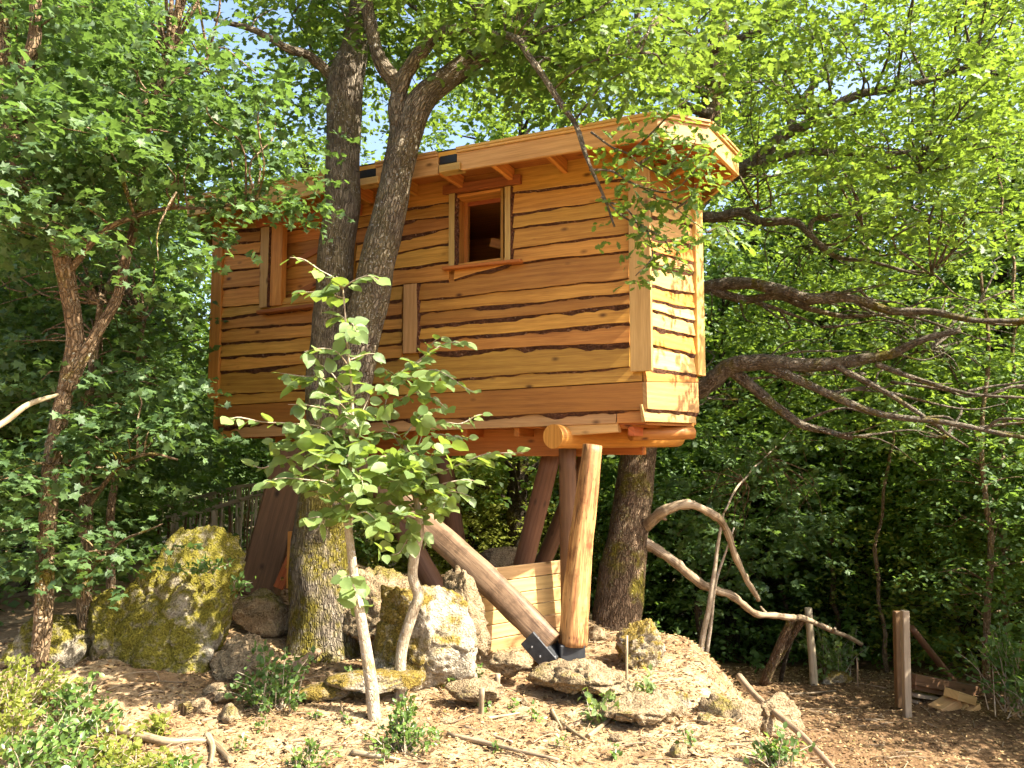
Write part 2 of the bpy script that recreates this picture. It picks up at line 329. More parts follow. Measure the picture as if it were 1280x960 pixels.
# ------------------------------------------------------------------ leaves
T_SIMPLE = (np.array([[0, 0, 0], [.45, .30, .07], [1, 0, -.06], [.45, -.30, .07]]), np.array([[0, 1, 2], [0, 2, 3]]))
T_OVAL = (np.array([[0, 0, 0], [.22, .25, .05], [.6, .30, .06], [1, 0, -.08], [.6, -.30, .06], [.22, -.25, .05], [.5, 0, 0]]),
          np.array([[0, 1, 6], [1, 2, 6], [2, 3, 6], [3, 4, 6], [4, 5, 6], [5, 0, 6]]))
def fan(outline, c=(.5, 0, 0)):
    V = [c] + list(outline); n = len(outline); return np.array(V, float), np.array([[0, 1 + i, 1 + (i + 1) % n] for i in range(n)])
T_MAPLE = fan([(0, 0, 0), (.12, .30, .06), (.02, .52, .05), (.40, .40, .05), (.55, .62, .0), (.66, .22, .05), (1, 0, -.1), (.66, -.22, .05), (.55, -.62, .0), (.40, -.40, .05), (.02, -.52, .05), (.12, -.30, .06)], (.36, 0, -.01))
T_OAK = fan([(0, 0, 0), (.22, .13, .03), (.34, .26, .05), (.44, .15, .03), (.60, .33, .06), (.70, .18, .03), (.86, .22, .02), (1, 0, -.08), (.86, -.22, .02), (.70, -.18, .03), (.60, -.33, .06), (.44, -.15, .03), (.34, -.26, .05), (.22, -.13, .03)], (.55, 0, -.01))
T_HAZEL = fan([(0, 0, 0), (-.04, .16, .03), (.10, .34, .06), (.36, .43, .07), (.62, .38, .05), (.84, .20, .01), (1.02, 0, -.10), (.84, -.20, .01), (.62, -.38, .05), (.36, -.43, .07), (.10, -.34, .06), (-.04, -.16, .03)], (.45, 0, -.02))
def nz(v): return v / (np.linalg.norm(v, axis=-1, keepdims=True) + 1e-9)
def leaf_arrays(p, d, up, size, tpl):
    TV, TF = tpl; d = nz(d); s = nz(np.cross(up, d)); n = np.cross(d, s)
    V = p[:, None, :] + size[:, None, None] * (TV[None, :, 0:1] * d[:, None, :] + TV[None, :, 1:2] * s[:, None, :] + TV[None, :, 2:3] * n[:, None, :])
    M, k = len(p), len(TV); Fc = (np.arange(M)[:, None, None] * k + TF[None]).reshape(-1, 3)
    gc = np.zeros((M, k, 3)); gc[:, :, 0] = TV[:, 0]; gc[:, :, 1] = TV[:, 1]; gc[:, :, 2] = rng.random(M)[:, None]
    return V.reshape(-1, 3), Fc, gc.reshape(-1, 3)
def sprays(centers, sig, twigs, per, L, size, tpl, flat=.5, outw=None, droop=.15, flatleaf=.55):
    """centers (K,3): twigs gaussian round each, leaves along every twig"""
    C = np.repeat(np.asarray(centers, float), twigs, axis=0); M = len(C); sig = np.asarray(sig if np.ndim(sig) else [sig, sig, sig * flat])
    off = rng.normal(size=(M, 3)) * sig; P = C + off
    d = nz(off * np.array([1, 1, .4]) / (sig.max()) + rng.normal(size=(M, 3)) * np.array([.5, .5, .3]) + (0 if outw is None else outw)); d[:, 2] -= droop; d = nz(d)
    side = nz(np.cross(d, np.array([0, 0, 1.])) + rng.normal(size=(M, 3)) * .15)
    t = (np.arange(per) + rng.random((M, per))) / per
    lp = P[:, None] + d[:, None] * (t * L)[..., None] + rng.normal(size=(M, per, 3)) * .02
    sg = np.where((np.arange(per) % 2)[None, :] == 0, 1, -1)[..., None]
    ld = d[:, None] * (.35 + .6 * t[..., None]) + side[:, None] * sg * .85 + rng.normal(size=(M, per, 3)) * .30; ld[..., 2] -= .12
    up = np.array([0, 0, 1.]) + rng.normal(size=(M, per, 3)) * flatleaf
    sz = size * (.65 + .6 * rng.random(M * per))
    return leaf_arrays(lp.reshape(-1, 3), ld.reshape(-1, 3), up.reshape(-1, 3), sz, tpl), P
def foliage(name, parent, mat_, parts, kind='stuff'):
    Vs, Fs, Gs, o = [], [], [], 0
    for V, Fc, g in parts: Vs.append(V); Fs.append(Fc + o); Gs.append(g); o += len(V)
    ob = build(name, np.vstack(Vs), np.vstack(Fs), mat_, parent, np.vstack(Gs))
    if kind: ob['kind'] = kind
    return ob
def multi_tube(name, lst, mat_, parent, kind=None):
    """lst of (pts, rads, sides, n): one joined mesh (fine twigs of one tree)"""
    Vs, Fs, Gs, o = [], [], [], 0
    for i, (p, r, s, n) in enumerate(lst):
        V, Fc, g = tube(p, r, sides=s, n=n, seed=i * .37, cap=False); Vs.append(V); Gs.append(np.array(g)); Fs += [tuple(x + o for x in f) for f in Fc]; o += len(V)
    ob = build(name, np.vstack(Vs), Fs, mat_, parent, np.vstack(Gs), smooth=True)
    if kind: ob['kind'] = kind
    return ob
def twigs_to(centers, skel, every=1, r0=.014):
    """thin branchlets from the nearest skeleton point to each clump centre"""
    S = np.array([tuple(s) for s in skel]); out = []
    for c in centers[::every]:
        c = np.asarray(c); dd = np.linalg.norm(S - c, axis=1) + .4 * np.maximum(0, S[:, 2] - c[2]); a = S[dd.argmin()]
        Ln = np.linalg.norm(c - a)
        if Ln < .1 or Ln > 5: continue
        m1 = a + (c - a) * .35 + rng.normal(size=3) * .08 * Ln + np.array([0, 0, .10 * Ln]); m2 = a + (c - a) * .7 + rng.normal(size=3) * .07 * Ln + np.array([0, 0, .06 * Ln])
        out.append(([a, m1, m2, c], [r0 * (.6 + .35 * Ln), r0 * (.5 + .2 * Ln), r0 * .55, r0 * .25], 5, 9))
    return out
def rects(lst):
    """(px0,px1,py0,py1,Y0,Y1,count) -> clump centres spread through that block of space"""
    out = []
    for a, b, c, d, y0, y1, n in lst:
        for _ in range(n): out.append(at(random.uniform(a, b), random.uniform(c, d), random.uniform(y0, y1))[:])
    return np.array(out)

# ------------------------------------------------------------------ ground
def axis(lo, hi, step, far, grow=1.22):
    a = list(np.arange(lo, hi + step * .5, step)); s = step; x = hi
    while x < far: s *= grow; x += s; a.append(x)
    s = step; x = lo; pre = []
    while x > -far: s *= grow; x -= s; pre.append(x)
    return np.array(pre[::-1] + a)
gx = axis(-5.5, 6.5, .065, 450); gy = axis(4.0, 12.5, .065, 450)
GV = np.array([(x, y, ground_z(x, y)) for y in gy for x in gx]); nx, ny = len(gx), len(gy)
ii = np.arange(nx * (ny - 1)).reshape(ny - 1, nx)[:, :-1].ravel()
GF = np.stack([ii, ii + 1, ii + 1 + nx, ii + nx], 1)
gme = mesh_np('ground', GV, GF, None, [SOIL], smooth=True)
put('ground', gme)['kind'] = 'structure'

# ------------------------------------------------------------------ the treehouse
B = Vector((1.30, 7.5, 0)); FR = Frame(B, (.912, -.410, 0), (-.410, -.912, 0))
EN = Frame(B, (.643, .766, 0), (.766, -.643, 0))
Z0, Z1 = 2.28, 5.0
uA = FR.uz(273, 400)[0]
A = FR.p(uA, 0, 0); C = EN.p(1.03, 0, 0); D = Vector((1.70, 9.35, 0)); E = Vector((-2.77, 11.36, 0)); G = A + Vector((.02, 1.1, 0))
house = thing('treehouse', 'orange larch treehouse with wavy-edged board cladding standing on log posts', 'treehouse', (-.6, 9.2, 0))
poly = [A, B, C, D, E, G]
def prism(name, pts, z0, z1, m, parent):
    n = len(pts); V = [(p.x, p.y, z0) for p in pts] + [(p.x, p.y, z1) for p in pts]
    Fc = [tuple(range(n))[::-1], tuple(range(n, 2 * n))] + [(i, (i + 1) % n, n + (i + 1) % n, n + i) for i in range(n)]
    gc = [(FR.U.x * x + FR.U.y * y, FR.W.x * x + FR.W.y * y, 3.3) for x, y, z in V]
    return build(name, V, Fc, m, parent, gc)
def inset(pts, d):
    c = sum(pts, Vector((0, 0, 0))) / len(pts); return [p + (c - p).normalized() * d for p in pts]
prism('floor', inset(poly, .16), Z0 - .02, Z0 + .08, WOOD_RED, house)
prism('ceiling', inset(poly, .16), 4.86, 4.95, WOOD_RED, house)
# front wall core, in pieces round the two window openings
fw = thing('front_wall', '', '', (A + B) / 2 + Vector((0, 0, Z0))); fw.parent = house; fw.location = WL[fw] - WL[house]
wR = (FR.uz(569, 290)[0], FR.uz(632, 290)[0], FR.uz(600, 333)[1], FR.uz(600, 241)[1])
wL = (FR.uz(333, 330)[0], FR.uz(446, 330)[0], FR.uz(370, 381)[1], FR.uz(370, 279)[1])
for (a, b, c, d) in ((uA, wL[0], Z0, Z1), (wL[0], wL[1], Z0, wL[2]), (wL[0], wL[1], wL[3], Z1), (wL[1], wR[0], Z0, Z1), (wR[0], wR[1], Z0, wR[2]), (wR[0], wR[1], wR[3], Z1), (wR[1], 0, Z0, Z1)):
    box('wall_panel', FR, a, b, -.12, 0, c, d, WOOD_RED, fw, 0)
ew = thing('end_wall', '', '', (B + C) / 2 + Vector((0, 0, Z0))); ew.parent = house; ew.location = WL[ew] - WL[house]
box('wall_panel', EN, .02, 1.02, -.12, 0, Z0, Z1, WOOD_RED, ew, 0)
def wallseg(p, q, name):
    t = (q - p).normalized(); f = Frame(p, t, (t.y, -t.x, 0)); L = (q - p).length
    w = box(name, f, .0, L, -.12, 0, Z0, Z1, WOOD_RED, house, 0)
    for k in range(13):
        z = Z0 + .02 + k * .208
        box('plank', f, 0.01, L - .01, .004, .03, z, z + .19, WOOD, w)
    return w
wallseg(C, D, 'side_wall'); wallseg(D, E, 'back_wall'); wallseg(E, G, 'side_wall'); wallseg(G, A, 'side_wall')

def plank(fr, x0, x1, t0, t1, b0, b1, bk, m, parent, amp=.011, w_=0.0, flat=False):
    bk = bk * 1.05 if bk > .01 else bk
    u0, zt0 = fr.uz(x0, t0, .04); u1, zt1 = fr.uz(x1, t1, .04); _, zb0 = fr.uz(x0, b0, .04); _, zb1 = fr.uz(x1, b1, .04)
    n = max(8, int((u1 - u0) / .045)); s = random.random() * 100; V = []; gc = []; mi = []
    for i in range(n + 1):
        t = i / n; u = u0 + (u1 - u0) * t
        zt = zt0 + (zt1 - zt0) * t; zb = zb0 + (zb1 - zb0) * t
        wav = amp * (1.3 * mnoise.noise((u * 1.3 + s, s, 0)) + .8 * mnoise.noise((u * 4.2 + s, s, 2)) + .35 * mnoise.noise((u * 13 + s, s, 4)))
        zb += wav
        hb = bk * max(.08, .68 + 1.3 * mnoise.noise((u * 1.6 + s, s, 8)) + .7 * mnoise.noise((u * 6 + s, s, 9)) + .35 * mnoise.noise((u * 17 + s, s, 9)))
        jt = .004 * mnoise.noise((u * 18 + s, 5, s))
        tl = .0 if flat else .045
        sec = [(.004, zt + tl), (.024, zt + tl), (.060, zb + .006), (.058, zb), (.036 + jt, zb - hb * .8), (.030, zb - hb), (.022, zb - hb * .7)]
        if flat: sec = [(.004, zt), (.052, zt), (.058, zb + .006), (.056, zb), (.036 + jt, zb - hb * .8), (.030, zb - hb), (.012, zb - hb * .6)]
        for w, z in sec:
            V.append(fr.p(u, w + w_, z)[:]); gc.append((u + s, z - zt0 + w * .7, s))
    k = 7; Fc = []
    for i in range(n):
        for j in range(k):
            a = i * k + j; b = i * k + (j + 1) % k; Fc.append((a, a + k, b + k, b)); mi.append(1 if j in (3, 4, 5) else 0)
    Fc += [tuple(range(k))[::-1], tuple(n * k + j for j in range(k))]; mi += [0, 0]
    o = build('plank', V, Fc, [m, BARK_EDGE], parent, gc, mi)
    return o
def section(fr, x0, x1, top, rows, parent, mats=None):
    for i, (y0, y1, bk) in enumerate(rows):
        m = WOOD if mats is None else mats[i]
        plank(fr, x0, x1, top[0], top[1], y0, y1, bk, m, parent); top = (y0, y1)
section(FR, 638, 786, (214, 190), [(242, 223, .03), (267.6, 248, .022), (286, 267.6, .02), (311, 291.5, .016), (329.5, 314, .018)], fw)
section(FR, 277, 326, (262, 258), [(290, 285, .04), (305.6, 301, .04), (319.7, 316, .03), (339, 335, .03), (360, 356, .03), (384, 380, .03)], fw)
section(FR, 446, 562, (240, 222), [(271.3, 254.4, .03), (286, 269.4, .05), (305, 285.3, .05), (326, 304, .04), (342, 327.5, .03), (362.6, 350, .025)], fw)
section(FR, 326, 446, (246, 236), [(276, 262, .03)], fw)
section(FR, 562, 638, (221, 213), [(238, 226, .02)], fw)
section(FR, 277, 503, (386, 359), [(397, 374, .05), (412, 394, .05), (429, 411, .05), (446.6, 429, .05), (463.7, 446, .05)], fw)
plank(FR, 524, 786, 352, 318, 375.4, 348, .016, WOOD, fw)
section(FR, 524, 787, (375.4, 348), [(391, 366, .06), (408, 381, .07), (425.5, 403.6, .065), (441, 427.5, .075)], fw)
section(FR, 274, 787, (463.7, 427.5), [(494, 458.4, .035)], fw)
plank(FR, 274, 803, 494, 456, 507, 476.5, .004, WOOD, fw, amp=.001, flat=False)
plank(FR, 274, 807, 508, 477.5, 532.5, 512, .05, WOOD_RED, fw, amp=.010, w_=.004, flat=True)
for xa, xb in ((276, 292), (293, 770), (771, 806)):
    f = lambda x: 532.5 - (x - 274) / 533 * 20.5
    plank(FR, xa, xb, f(xa) - 1, f(xb) - 1, f(xa) + 15.5, f(xb) + 16, .004, WOOD_PALE if xa == 293 else WOOD, fw, amp=.001, w_=-.012)
er = [(245, 258, .03), (269, 282, .05), (294, 306, .09), (313, 327.5, .07), (330, 340, .06), (356, 367.5, .05), (374.5, 386, .06), (388, 401, .07), (408, 420, .06), (430, 443, .05), (459, 468, .06)]
section(EN, 813, 869, (205, 226), er, ew, [WOOD_PALE if i % 3 else WOOD for i in range(len(er))])
plank(EN, 806.5, 871, 458, 467, 477, 478, .002, WOOD, ew, amp=.001)
plank(EN, 806.5, 871, 477.5, 478.5, 511, 516, .035, WOOD_PALE, ew, amp=.004, w_=.004, flat=True)
plank(EN, 805, 869, 511, 516, 527, 529, .004, WOOD_PALE, ew, amp=.001, w_=-.01)
# corner boards, batten
def vboard(fr, x0, x1, yt, yb, w0, w1, m, parent, name='corner_board', wavy=0):
    xm = (x0 + x1) / 2; u0 = fr.uz(x0, (yt + yb) / 2, w1)[0]; u1 = fr.uz(x1, (yt + yb) / 2, w1)[0]; zt = fr.uz(xm, yt, w1)[1]; zb = fr.uz(xm, yb, w1)[1]
    if not wavy: return box(name, fr, u0, u1, w0, w1, zb, zt, m, parent, .005, axis=2)
    n = 18; s = random.random() * 60; V = []; gc = []; mi = []; Fc = []
    for i in range(n + 1):
        z = zb + (zt - zb) * i / n; dr = wavy * (mnoise.noise((z * 2.5 + s, 0, s)) + .4 * mnoise.noise((z * 9 + s, 1, s))); dl = wavy * .6 * mnoise.noise((z * 2 + s, 7, s)); bk = .022 + .012 * mnoise.noise((z * 6, s, 3))
        for u, w in ((u0 + dl - bk * .7, w0), (u0 + dl, w1), (u1 + dr, w1), (u1 + dr + bk, w0)):
            V.append(fr.p(u, w, z)[:]); gc.append((z + s, u, s))
    for i in range(n):
        for j in range(4):
            a = i * 4 + j; b = i * 4 + (j + 1) % 4; Fc.append((a, b, b + 4, a + 4)); mi.append(1 if j in (0, 2) else 0)
    Fc += [(0, 3, 2, 1), (n * 4, n * 4 + 1, n * 4 + 2, n * 4 + 3)]; mi += [0, 0]
    return build(name, V, Fc, [m, BARK_EDGE], parent, gc, mi)
vboard(FR, 786, 813, 196, 464, .062, .115, WOOD_PALE, house)
vboard(EN, 871, 880, 240, 469, .0, .085, WOOD_PALE, house)
vboard(FR, 262.5, 275.5, 270, 499, .03, .08, WOOD_RED, house)
vboard(FR, 504, 521, 355, 441, .03, .09, WOOD_PALE, house, 'batten', .012)

# windows
def window(name, o, trims):
    w = thing(name, '', '', FR.p((o[0] + o[1]) / 2, 0, o[2])); w.parent = house; w.location = WL[w] - WL[house]
    a, b, c, d = o; e = .003
    box('jamb', FR, a + e, a + .035, -.20, .058, c + e, d - e, WOOD, w, .003, 2); box('jamb', FR, b - .035, b - e, -.20, .058, c + e, d - e, WOOD, w, .003, 2)
    box('head', FR, a + .036, b - .036, -.20, .058, d - .035, d - e, WOOD, w); box('sill_liner', FR, a + .036, b - .036, -.20, .058, c + e, c + .03, WOOD, w)
    fa, fb, fc, fd = a + .036, b - .036, c + .031, d - .036
    box('frame', FR, fa, fa + .045, -.19, -.14, fc, fd, WOOD_RED, w, .003, 2); box('frame', FR, fb - .045, fb, -.19, -.14, fc, fd, WOOD_RED, w, .003, 2)
    box('frame', FR, fa + .046, fb - .046, -.19, -.14, fd - .045, fd, WOOD_RED, w); box('frame', FR, fa + .046, fb - .046, -.19, -.14, fc, fc + .045, WOOD_RED, w)
    return w
w1 = window('window', wR, None)
vboard(FR, 561, 568, 242, 335, .03, .095, WOOD_PALE, w1, 'trim_board', .006); vboard(FR, 631, 638, 233, 327, .03, .095, WOOD_PALE, w1, 'trim_board', .006)
def slant(fr, x0, x1, yt0, yt1, yb0, yb1, w0, w1_, m, parent, name):
    q = []
    for x, yt, yb in ((x0, yt0, yb0), (x1, yt1, yb1)):
        u, zt = fr.uz(x, yt, w1_); zb = fr.uz(x, yb, w1_)[1]
        for w in (w0, w1_): q += [fr.p(u, w, zb), fr.p(u, w, zt)]
    return hexa(name, q, m, parent, .004)
slant(FR, 553, 650, 232, 217, 243, 229, .03, .10, WOOD_RED, w1, 'header_board'); slant(FR, 552, 650, 333, 323, 337, 327, .03, .13, WOOD_RED, w1, 'sill')
plank(FR, 569, 640, 335, 325.5, 350, 329.5, .03, WOOD, w1, amp=.01, w_=.012)['label'] = 'wedge-shaped board with a slanting bark edge under the sill'
beam('inner_brace', FR.p(wR[1] - .45, -.55, wR[2] + .42), FR.p(wR[1] + .3, -.9, wR[2] + .22), .05, .11, WOOD, w1)
w2 = window('window', wL, None)
vboard(FR, 325, 335, 284, 384, .03, .10, WOOD_PALE, w2, 'trim_board', .012); vboard(FR, 338, 352, 280, 382, -.02, .075, WOOD, w2, 'trim_board')
slant(FR, 320, 450, 388, 372, 392, 377, .03, .15, WOOD_RED, w2, 'sill'); slant(FR, 320, 450, 272, 254, 284, 268, .03, .10, WOOD_RED, w2, 'header_board')
a, b, c, d = wL
for k in range(6):
    z = c + .05 + k * (d - c - .1) / 6; box('shutter_board', FR, a + .09, b - .09, -.13, -.10, z, z + (d - c - .1) / 6 - .005, WOOD, w2, .004)
for z in (.06, .48): beam('shutter_brace', FR.p(a + .10, -.085, c + z), FR.p(b - .12, -.085, c + z + .36), .025, .075, WOOD_RED, w2, .003)

# roof
def eave_uz(x, w=.6): return FR.uz(x, 200, w)[0]
ZE = 4.885
uE0 = eave_uz(236); E0 = FR.p(uE0, .6, 0)
E1 = FR.p(eave_uz(823), .6, 0); E2 = Vector((1.86, 7.03, 0)); E3 = Vector((2.37, 7.82, 0)); E4 = Vector((2.12, 9.6, 0)); E5 = Vector((-2.7, 11.95, 0)); E6 = Vector((-4.35, 11.1, 0))
eaves = [E0, E1, E2, E3, E4, E5, E6]
roof = prism('roof', inset(eaves, .05), ZE + .185, ZE + .235, WOOD, house)
prism('soffit', inset(eaves, .07), ZE + .15, ZE + .18, WOOD_RED, roof)
prism('roof_membrane', inset(eaves, .11), ZE + .24, ZE + .262, MEMBRANE, roof)
def fascia(p, q, name='fascia', m=WOOD_PALE):
    t = (q - p).normalized(); f = Frame(p, t, (t.y, -t.x, 0)); L = (q - p).length
    box(name, f, 0, L, -.04, 0, ZE, ZE + .185, m, roof, .003); box('drip_board', f, 0, L, -.07, .022, ZE + .188, ZE + .212, m, roof, .003); box('drip_board', f, .004, L - .004, -.07, .036, ZE + .214, ZE + .24, m, roof, .003)
uf = lambda x: FR.p(eave_uz(x), .6, 0)
fascia(E0, uf(446)); fascia(uf(470), uf(547)); fascia(uf(571), E1)
for a, b in zip(eaves[1:], eaves[2:] + eaves[:1]): fascia(a, b)
for xa, xb in ((446.5, 469.5), (547.5, 570.5)):
    ua, ub = eave_uz(xa), eave_uz(xb)
    box('membrane_flap', FR, ua, ub, .40, .58, ZE + .10, ZE + .20, MEMBRANE, roof, .01)
    box('nailing_block', FR, ua + .03, ub + .06, .50, .64, ZE + .0, ZE + .075, WOOD_PALE, roof)
for k in range(9):
    u = FR.uz(770, 200, .3)[0] - .02 - k * .60
    box('rafter', FR, u - .025, u + .025, .05, .555, ZE + .01, ZE + .148, WOOD, roof, .003, 1)
for p, q in ((B, E2), (C, E3), (EN.p(.55, 0, 0), (E2 + E3) / 2)):
    dr = (q - p); beam('rafter', p + dr * .12 + Vector((0, 0, ZE + .08)), p + dr * .93 + Vector((0, 0, ZE + .08)), .05, .13, WOOD, roof)

# floor frame, logs and posts
def log(name, pts, rad, m, parent=house, sides=18, rough=.05, seed=1, **k): return limb(name, pts, rad, m, parent, sides=sides, rough=rough, seed=seed, **k)
lg = log('log_beam', [Vector((.41, 7.74, 2.165)), Vector((1.2, 8.68, 2.17)), Vector((2.08, 9.72, 2.175))], [.125, .12, .11], WOOD, rough=.06, seed=3, n=14)
beam('floor_beam', FR.p(-5.0, -.55, 2.11), FR.p(-.72, -.55, 2.11), .16, .30, WOOD_RED, house)
beam('floor_beam', FR.p(-5.2, -1.5, 2.11), FR.p(-.4, -1.5, 2.11), .16, .28, WOOD_RED, house)
for k in range(9):
    u = -5.15 + k * .62; box('joist', FR, u, u + .06, -1.55, -.06, 2.262 - .09, 2.262, WOOD_RED, house, .003, 1)
slant(FR, 704, 772, 530, 527, 545, 540, -.10, .03, WOOD_PALE, house, 'packing_block')
log('log_stub', [EN.p(.3, -.35, 2.2), EN.p(.95, .02, 2.21)], [.075, .07], WOOD, seed=9)
post = log('post', [at(716, 806, 7.42), at(724, 700, 7.45), at(741, 556, 7.5)], [.124, .106, .082], POSTLOG, rough=.09, seed=4, sides=24, n=30, sq=3.0, tw=.5)
pb = at(716, 806, 7.42); fS = Frame(pb, (1, .12, 0), (.12, -1, 0))
box('steel_shoe', fS, -.14, .10, -.10, .10, -.22, .02, STEEL, post, .01)
br = log('brace', [at(690, 806, 7.40), at(600, 716, 7.75), at(484, 612, 8.3), at(447, 577, 8.5)], [.125, .13, .125, .12], BRACELOG, rough=.08, seed=6, sides=24, n=36, sq=3.6, tw=.4, wob=.012)
a, b = at(697, 822, 7.40), at(668, 789, 7.47); pl = beam('steel_plate', a - Vector((.03, 0, .03)), b - Vector((.03, 0, .03)), .30, .17, STEEL, br, .004)
for t in (.15, .5, .85):
    for s in (-1, 1):
        p = a.lerp(b, t) + Vector((-.03 + .03 * s, -.13, -.03 + .04 * s)); limb('bolt', [p, p + Vector((0, -.035, 0))], [.009, .008], BOLT, br, sides=6, n=3)
log('post', [at(713, 800, 8.3), at(709, 560, 8.15)], [.095, .09], DARKLOG, seed=11, n=10)['label'] = 'slender brown log post with a sunlit patch'
log('post', [at(633, 790, 9.15), at(690, 565, 8.75)], [.12, .11], DARKLOG, seed=12, n=10)
log('post', [at(645, 785, 9.9), at(738, 560, 9.1)], [.10, .10], DARKLOG, seed=13, n=10)
log('post', [at(592, 790, 9.5), at(568, 660, 9.2), at(553, 565, 9.0)], [.12, .11, .10], DARKLOG, seed=14, n=10)
beam('post', at(322, 745, 9.3), at(374, 555, 9.35), .46, .30, DARKLOG, house, .03, up=(0, 1, .2))
beam('post', at(352, 745, 9.9), at(400, 560, 9.7), .22, .2, DARKLOG, house, .02, up=(0, 1, .2))
log('post', [at(575, 792, 8.8), at(520, 690, 9.2), at(440, 552, 9.8)], [.12, .12, .12], DARKLOG, seed=15, n=10)

# plank screen behind the post
pn_o = at(600, 800, 7.85); PF = Frame((pn_o.x, pn_o.y, 0), (.80, .60, 0), (.60, -.80, 0))
scr = thing('board_screen', 'low screen of pale pine boards behind the log brace', 'screen', PF.p(.5, 0, 0))
ztop = PF.uz(607, 711)[1]
uR = PF.uz(706, 720)[0]
pm = [BOARD, BOARD, BOARD, BOARD, BOARD, BOARD, WOOD, BOARD, BOARD]
for k in range(9): box('board', PF, .0, uR, -.012, .012 + .002 * (k % 2), ztop - .142 * (k + 1) + .009, ztop - .142 * k, pm[k], scr, .004)
for u in (.04, uR - .1): box('upright', PF, u, u + .07, -.065, -.016, ztop - 1.28, ztop - .02, BOARD, scr, .003, 2)
box('edge_board', PF, -.03, -.004, -.06, .02, ztop - 1.28, ztop - .35, GREYWOOD, scr, .003, 2)

# ------------------------------------------------------------------ the two oaks
def clear_of_house(c, margin=.25):
    """keep clump centres out of the house volume"""
    out = []
    for p in c:
        u = (Vector(p) - B).dot(FR.U); w = (Vector(p) - B).dot(FR.W)
        if -6.3 - margin < u < 1.3 + margin and -2.6 - margin < w < .7 + margin and 1.5 < p[2] < 5.2 + margin: continue
        out.append(p)
    return np.array(out)
def leaf_objects(parent, polylines, me, size, mat_t, step, jitter=.3, twig_mat=None, tw_r=.004):
    """one object for every leaf, set alternately along each twig"""
    k = 0
    for pl in polylines:
        R = crom([tuple(p) for p in pl], 24); seg = np.linalg.norm(np.diff(R, axis=0), axis=1).cumsum(); Ltot = seg[-1]
        s = step * .3; sg = 1
        while s < Ltot:
            i = min(int(np.searchsorted(seg, s)), 22); p = R[i]; d = R[i + 1] - R[i]; d /= np.linalg.norm(d) + 1e-9
            side = np.cross(d, (0, 0, 1.)); side /= np.linalg.norm(side) + 1e-9
            f = .25 + .7 * (s / Ltot); ld = Vector(d * f + side * sg * (1 - .45 * f) + rng.normal(size=3) * jitter); ld.z -= .30; ld.normalize()
            up = Vector((rng.normal() * .35 + .25, rng.normal() * .35 - .65, 1)); sd_ = up.cross(ld).normalized(); n = ld.cross(sd_)
            sz = size * random.uniform(.62, 1.15) * (1 - .25 * (s / Ltot))
            o = bpy.data.objects.new('leaf', me[k % len(me)]); col.objects.link(o); o.parent = parent
            p = Vector(p) + ld * size * .18
            Mx = Matrix((ld, sd_, n)).transposed().to_4x4() ; Mx = Matrix.Translation(p - WL[parent]) @ Mx @ Matrix.Scale(sz, 4)
            o.matrix_local = Mx; k += 1; sg = -sg; s += step * random.uniform(.7, 1.3)
    return k
def leaf_meshes(tpl, m, n=5, name='leaf'):
    out = []
    for i in range(n):
        V, Fc = tpl; V = V.copy(); V[:, 2] += (i - n / 2) * .05 * V[:, 0] ** 2 + rng.normal(size=len(V)) * .015; V[:, 1] *= 1 + .12 * rng.normal()
        g = np.zeros_like(V); g[:, :2] = V[:, :2]; g[:, 2] = (i + .5) / n
        out.append(mesh_np(name, V, Fc, g, [m], smooth=True))
    return out

SUNNY = [(at(840, 300, 7.9), .45), (at(845, 420, 7.9), .5), (at(835, 490, 7.8), .5), (at(500, 470, 5.7), .55), (at(440, 600, 5.7), .55), (at(560, 570, 5.7), .5), (at(410, 700, 7.5), .45), (at(500, 790, 6.4), .5), (at(690, 740, 7.9), .25), (at(250, 690, 7.0), .4), (at(600, 900, 5.8), .6), (at(800, 930, 5.6), .6), (at(450, 920, 5.6), .6), (at(730, 850, 6.6), .5), (at(800, 240, 5.8), .4), (at(740, 650, 7.4), .2), (at(150, 300, 6), .5), (at(80, 250, 6), .5), (at(280, 640, 11.2), .6), (at(100, 920, 5.5), .6), (at(300, 900, 5.8), .6)]
def sunlit(c):
    """leave gaps in a crown where the sun comes through onto the places lit in the photograph"""
    out = []
    for p in c:
        for q, r in SUNNY:
            d = Vector(p) - q; t = d.dot(sdir)
            if t > .6 and (d - sdir * t).length < r + .25: break
        else: out.append(p)
    return np.array(out)
oak = thing('oak_tree', 'twin-stemmed oak with mossy base growing up past the treehouse windows', 'tree', gp(403, 812))
stem1 = pxl([(405, 842, 7.75), (402, 795, 7.8), (400, 720, 7.82), (407, 630, 7.85), (413, 540, 7.85), (411, 440, 7.85), (418, 350, 7.85), (427, 240, 7.85), (429, 150, 7.85), (432, 100, 7.9), (445, 45, 8.0), (456, -40, 8.1), (470, -160, 8.3), (470, -330, 8.6)])
limb('trunk', stem1, [.42, .34, .30, .275, .25, .21, .195, .185, .185, .19, .13, .10, .07, .03], BARK_OAK, oak, sides=28, n=110, rough=.09, wob=.02, seed=2)
stem2 = pxl([(424, 540, 7.8), (440, 470, 7.72), (458, 390, 7.68), (474, 320, 7.65), (489, 255, 7.62), (500, 195, 7.6), (507, 165, 7.6), (522, 135, 7.6), (545, 110, 7.6), (582, 82, 7.6), (618, 58, 7.5), (655, 20, 7.5), (700, -60, 7.6), (740, -200, 7.8)])
limb('stem', stem2, [.20, .20, .195, .175, .165, .16, .16, .145, .125, .11, .10, .08, .06, .03], BARK_OAK, oak, sides=22, n=90, rough=.10, wob=.02, seed=5)
obr = []
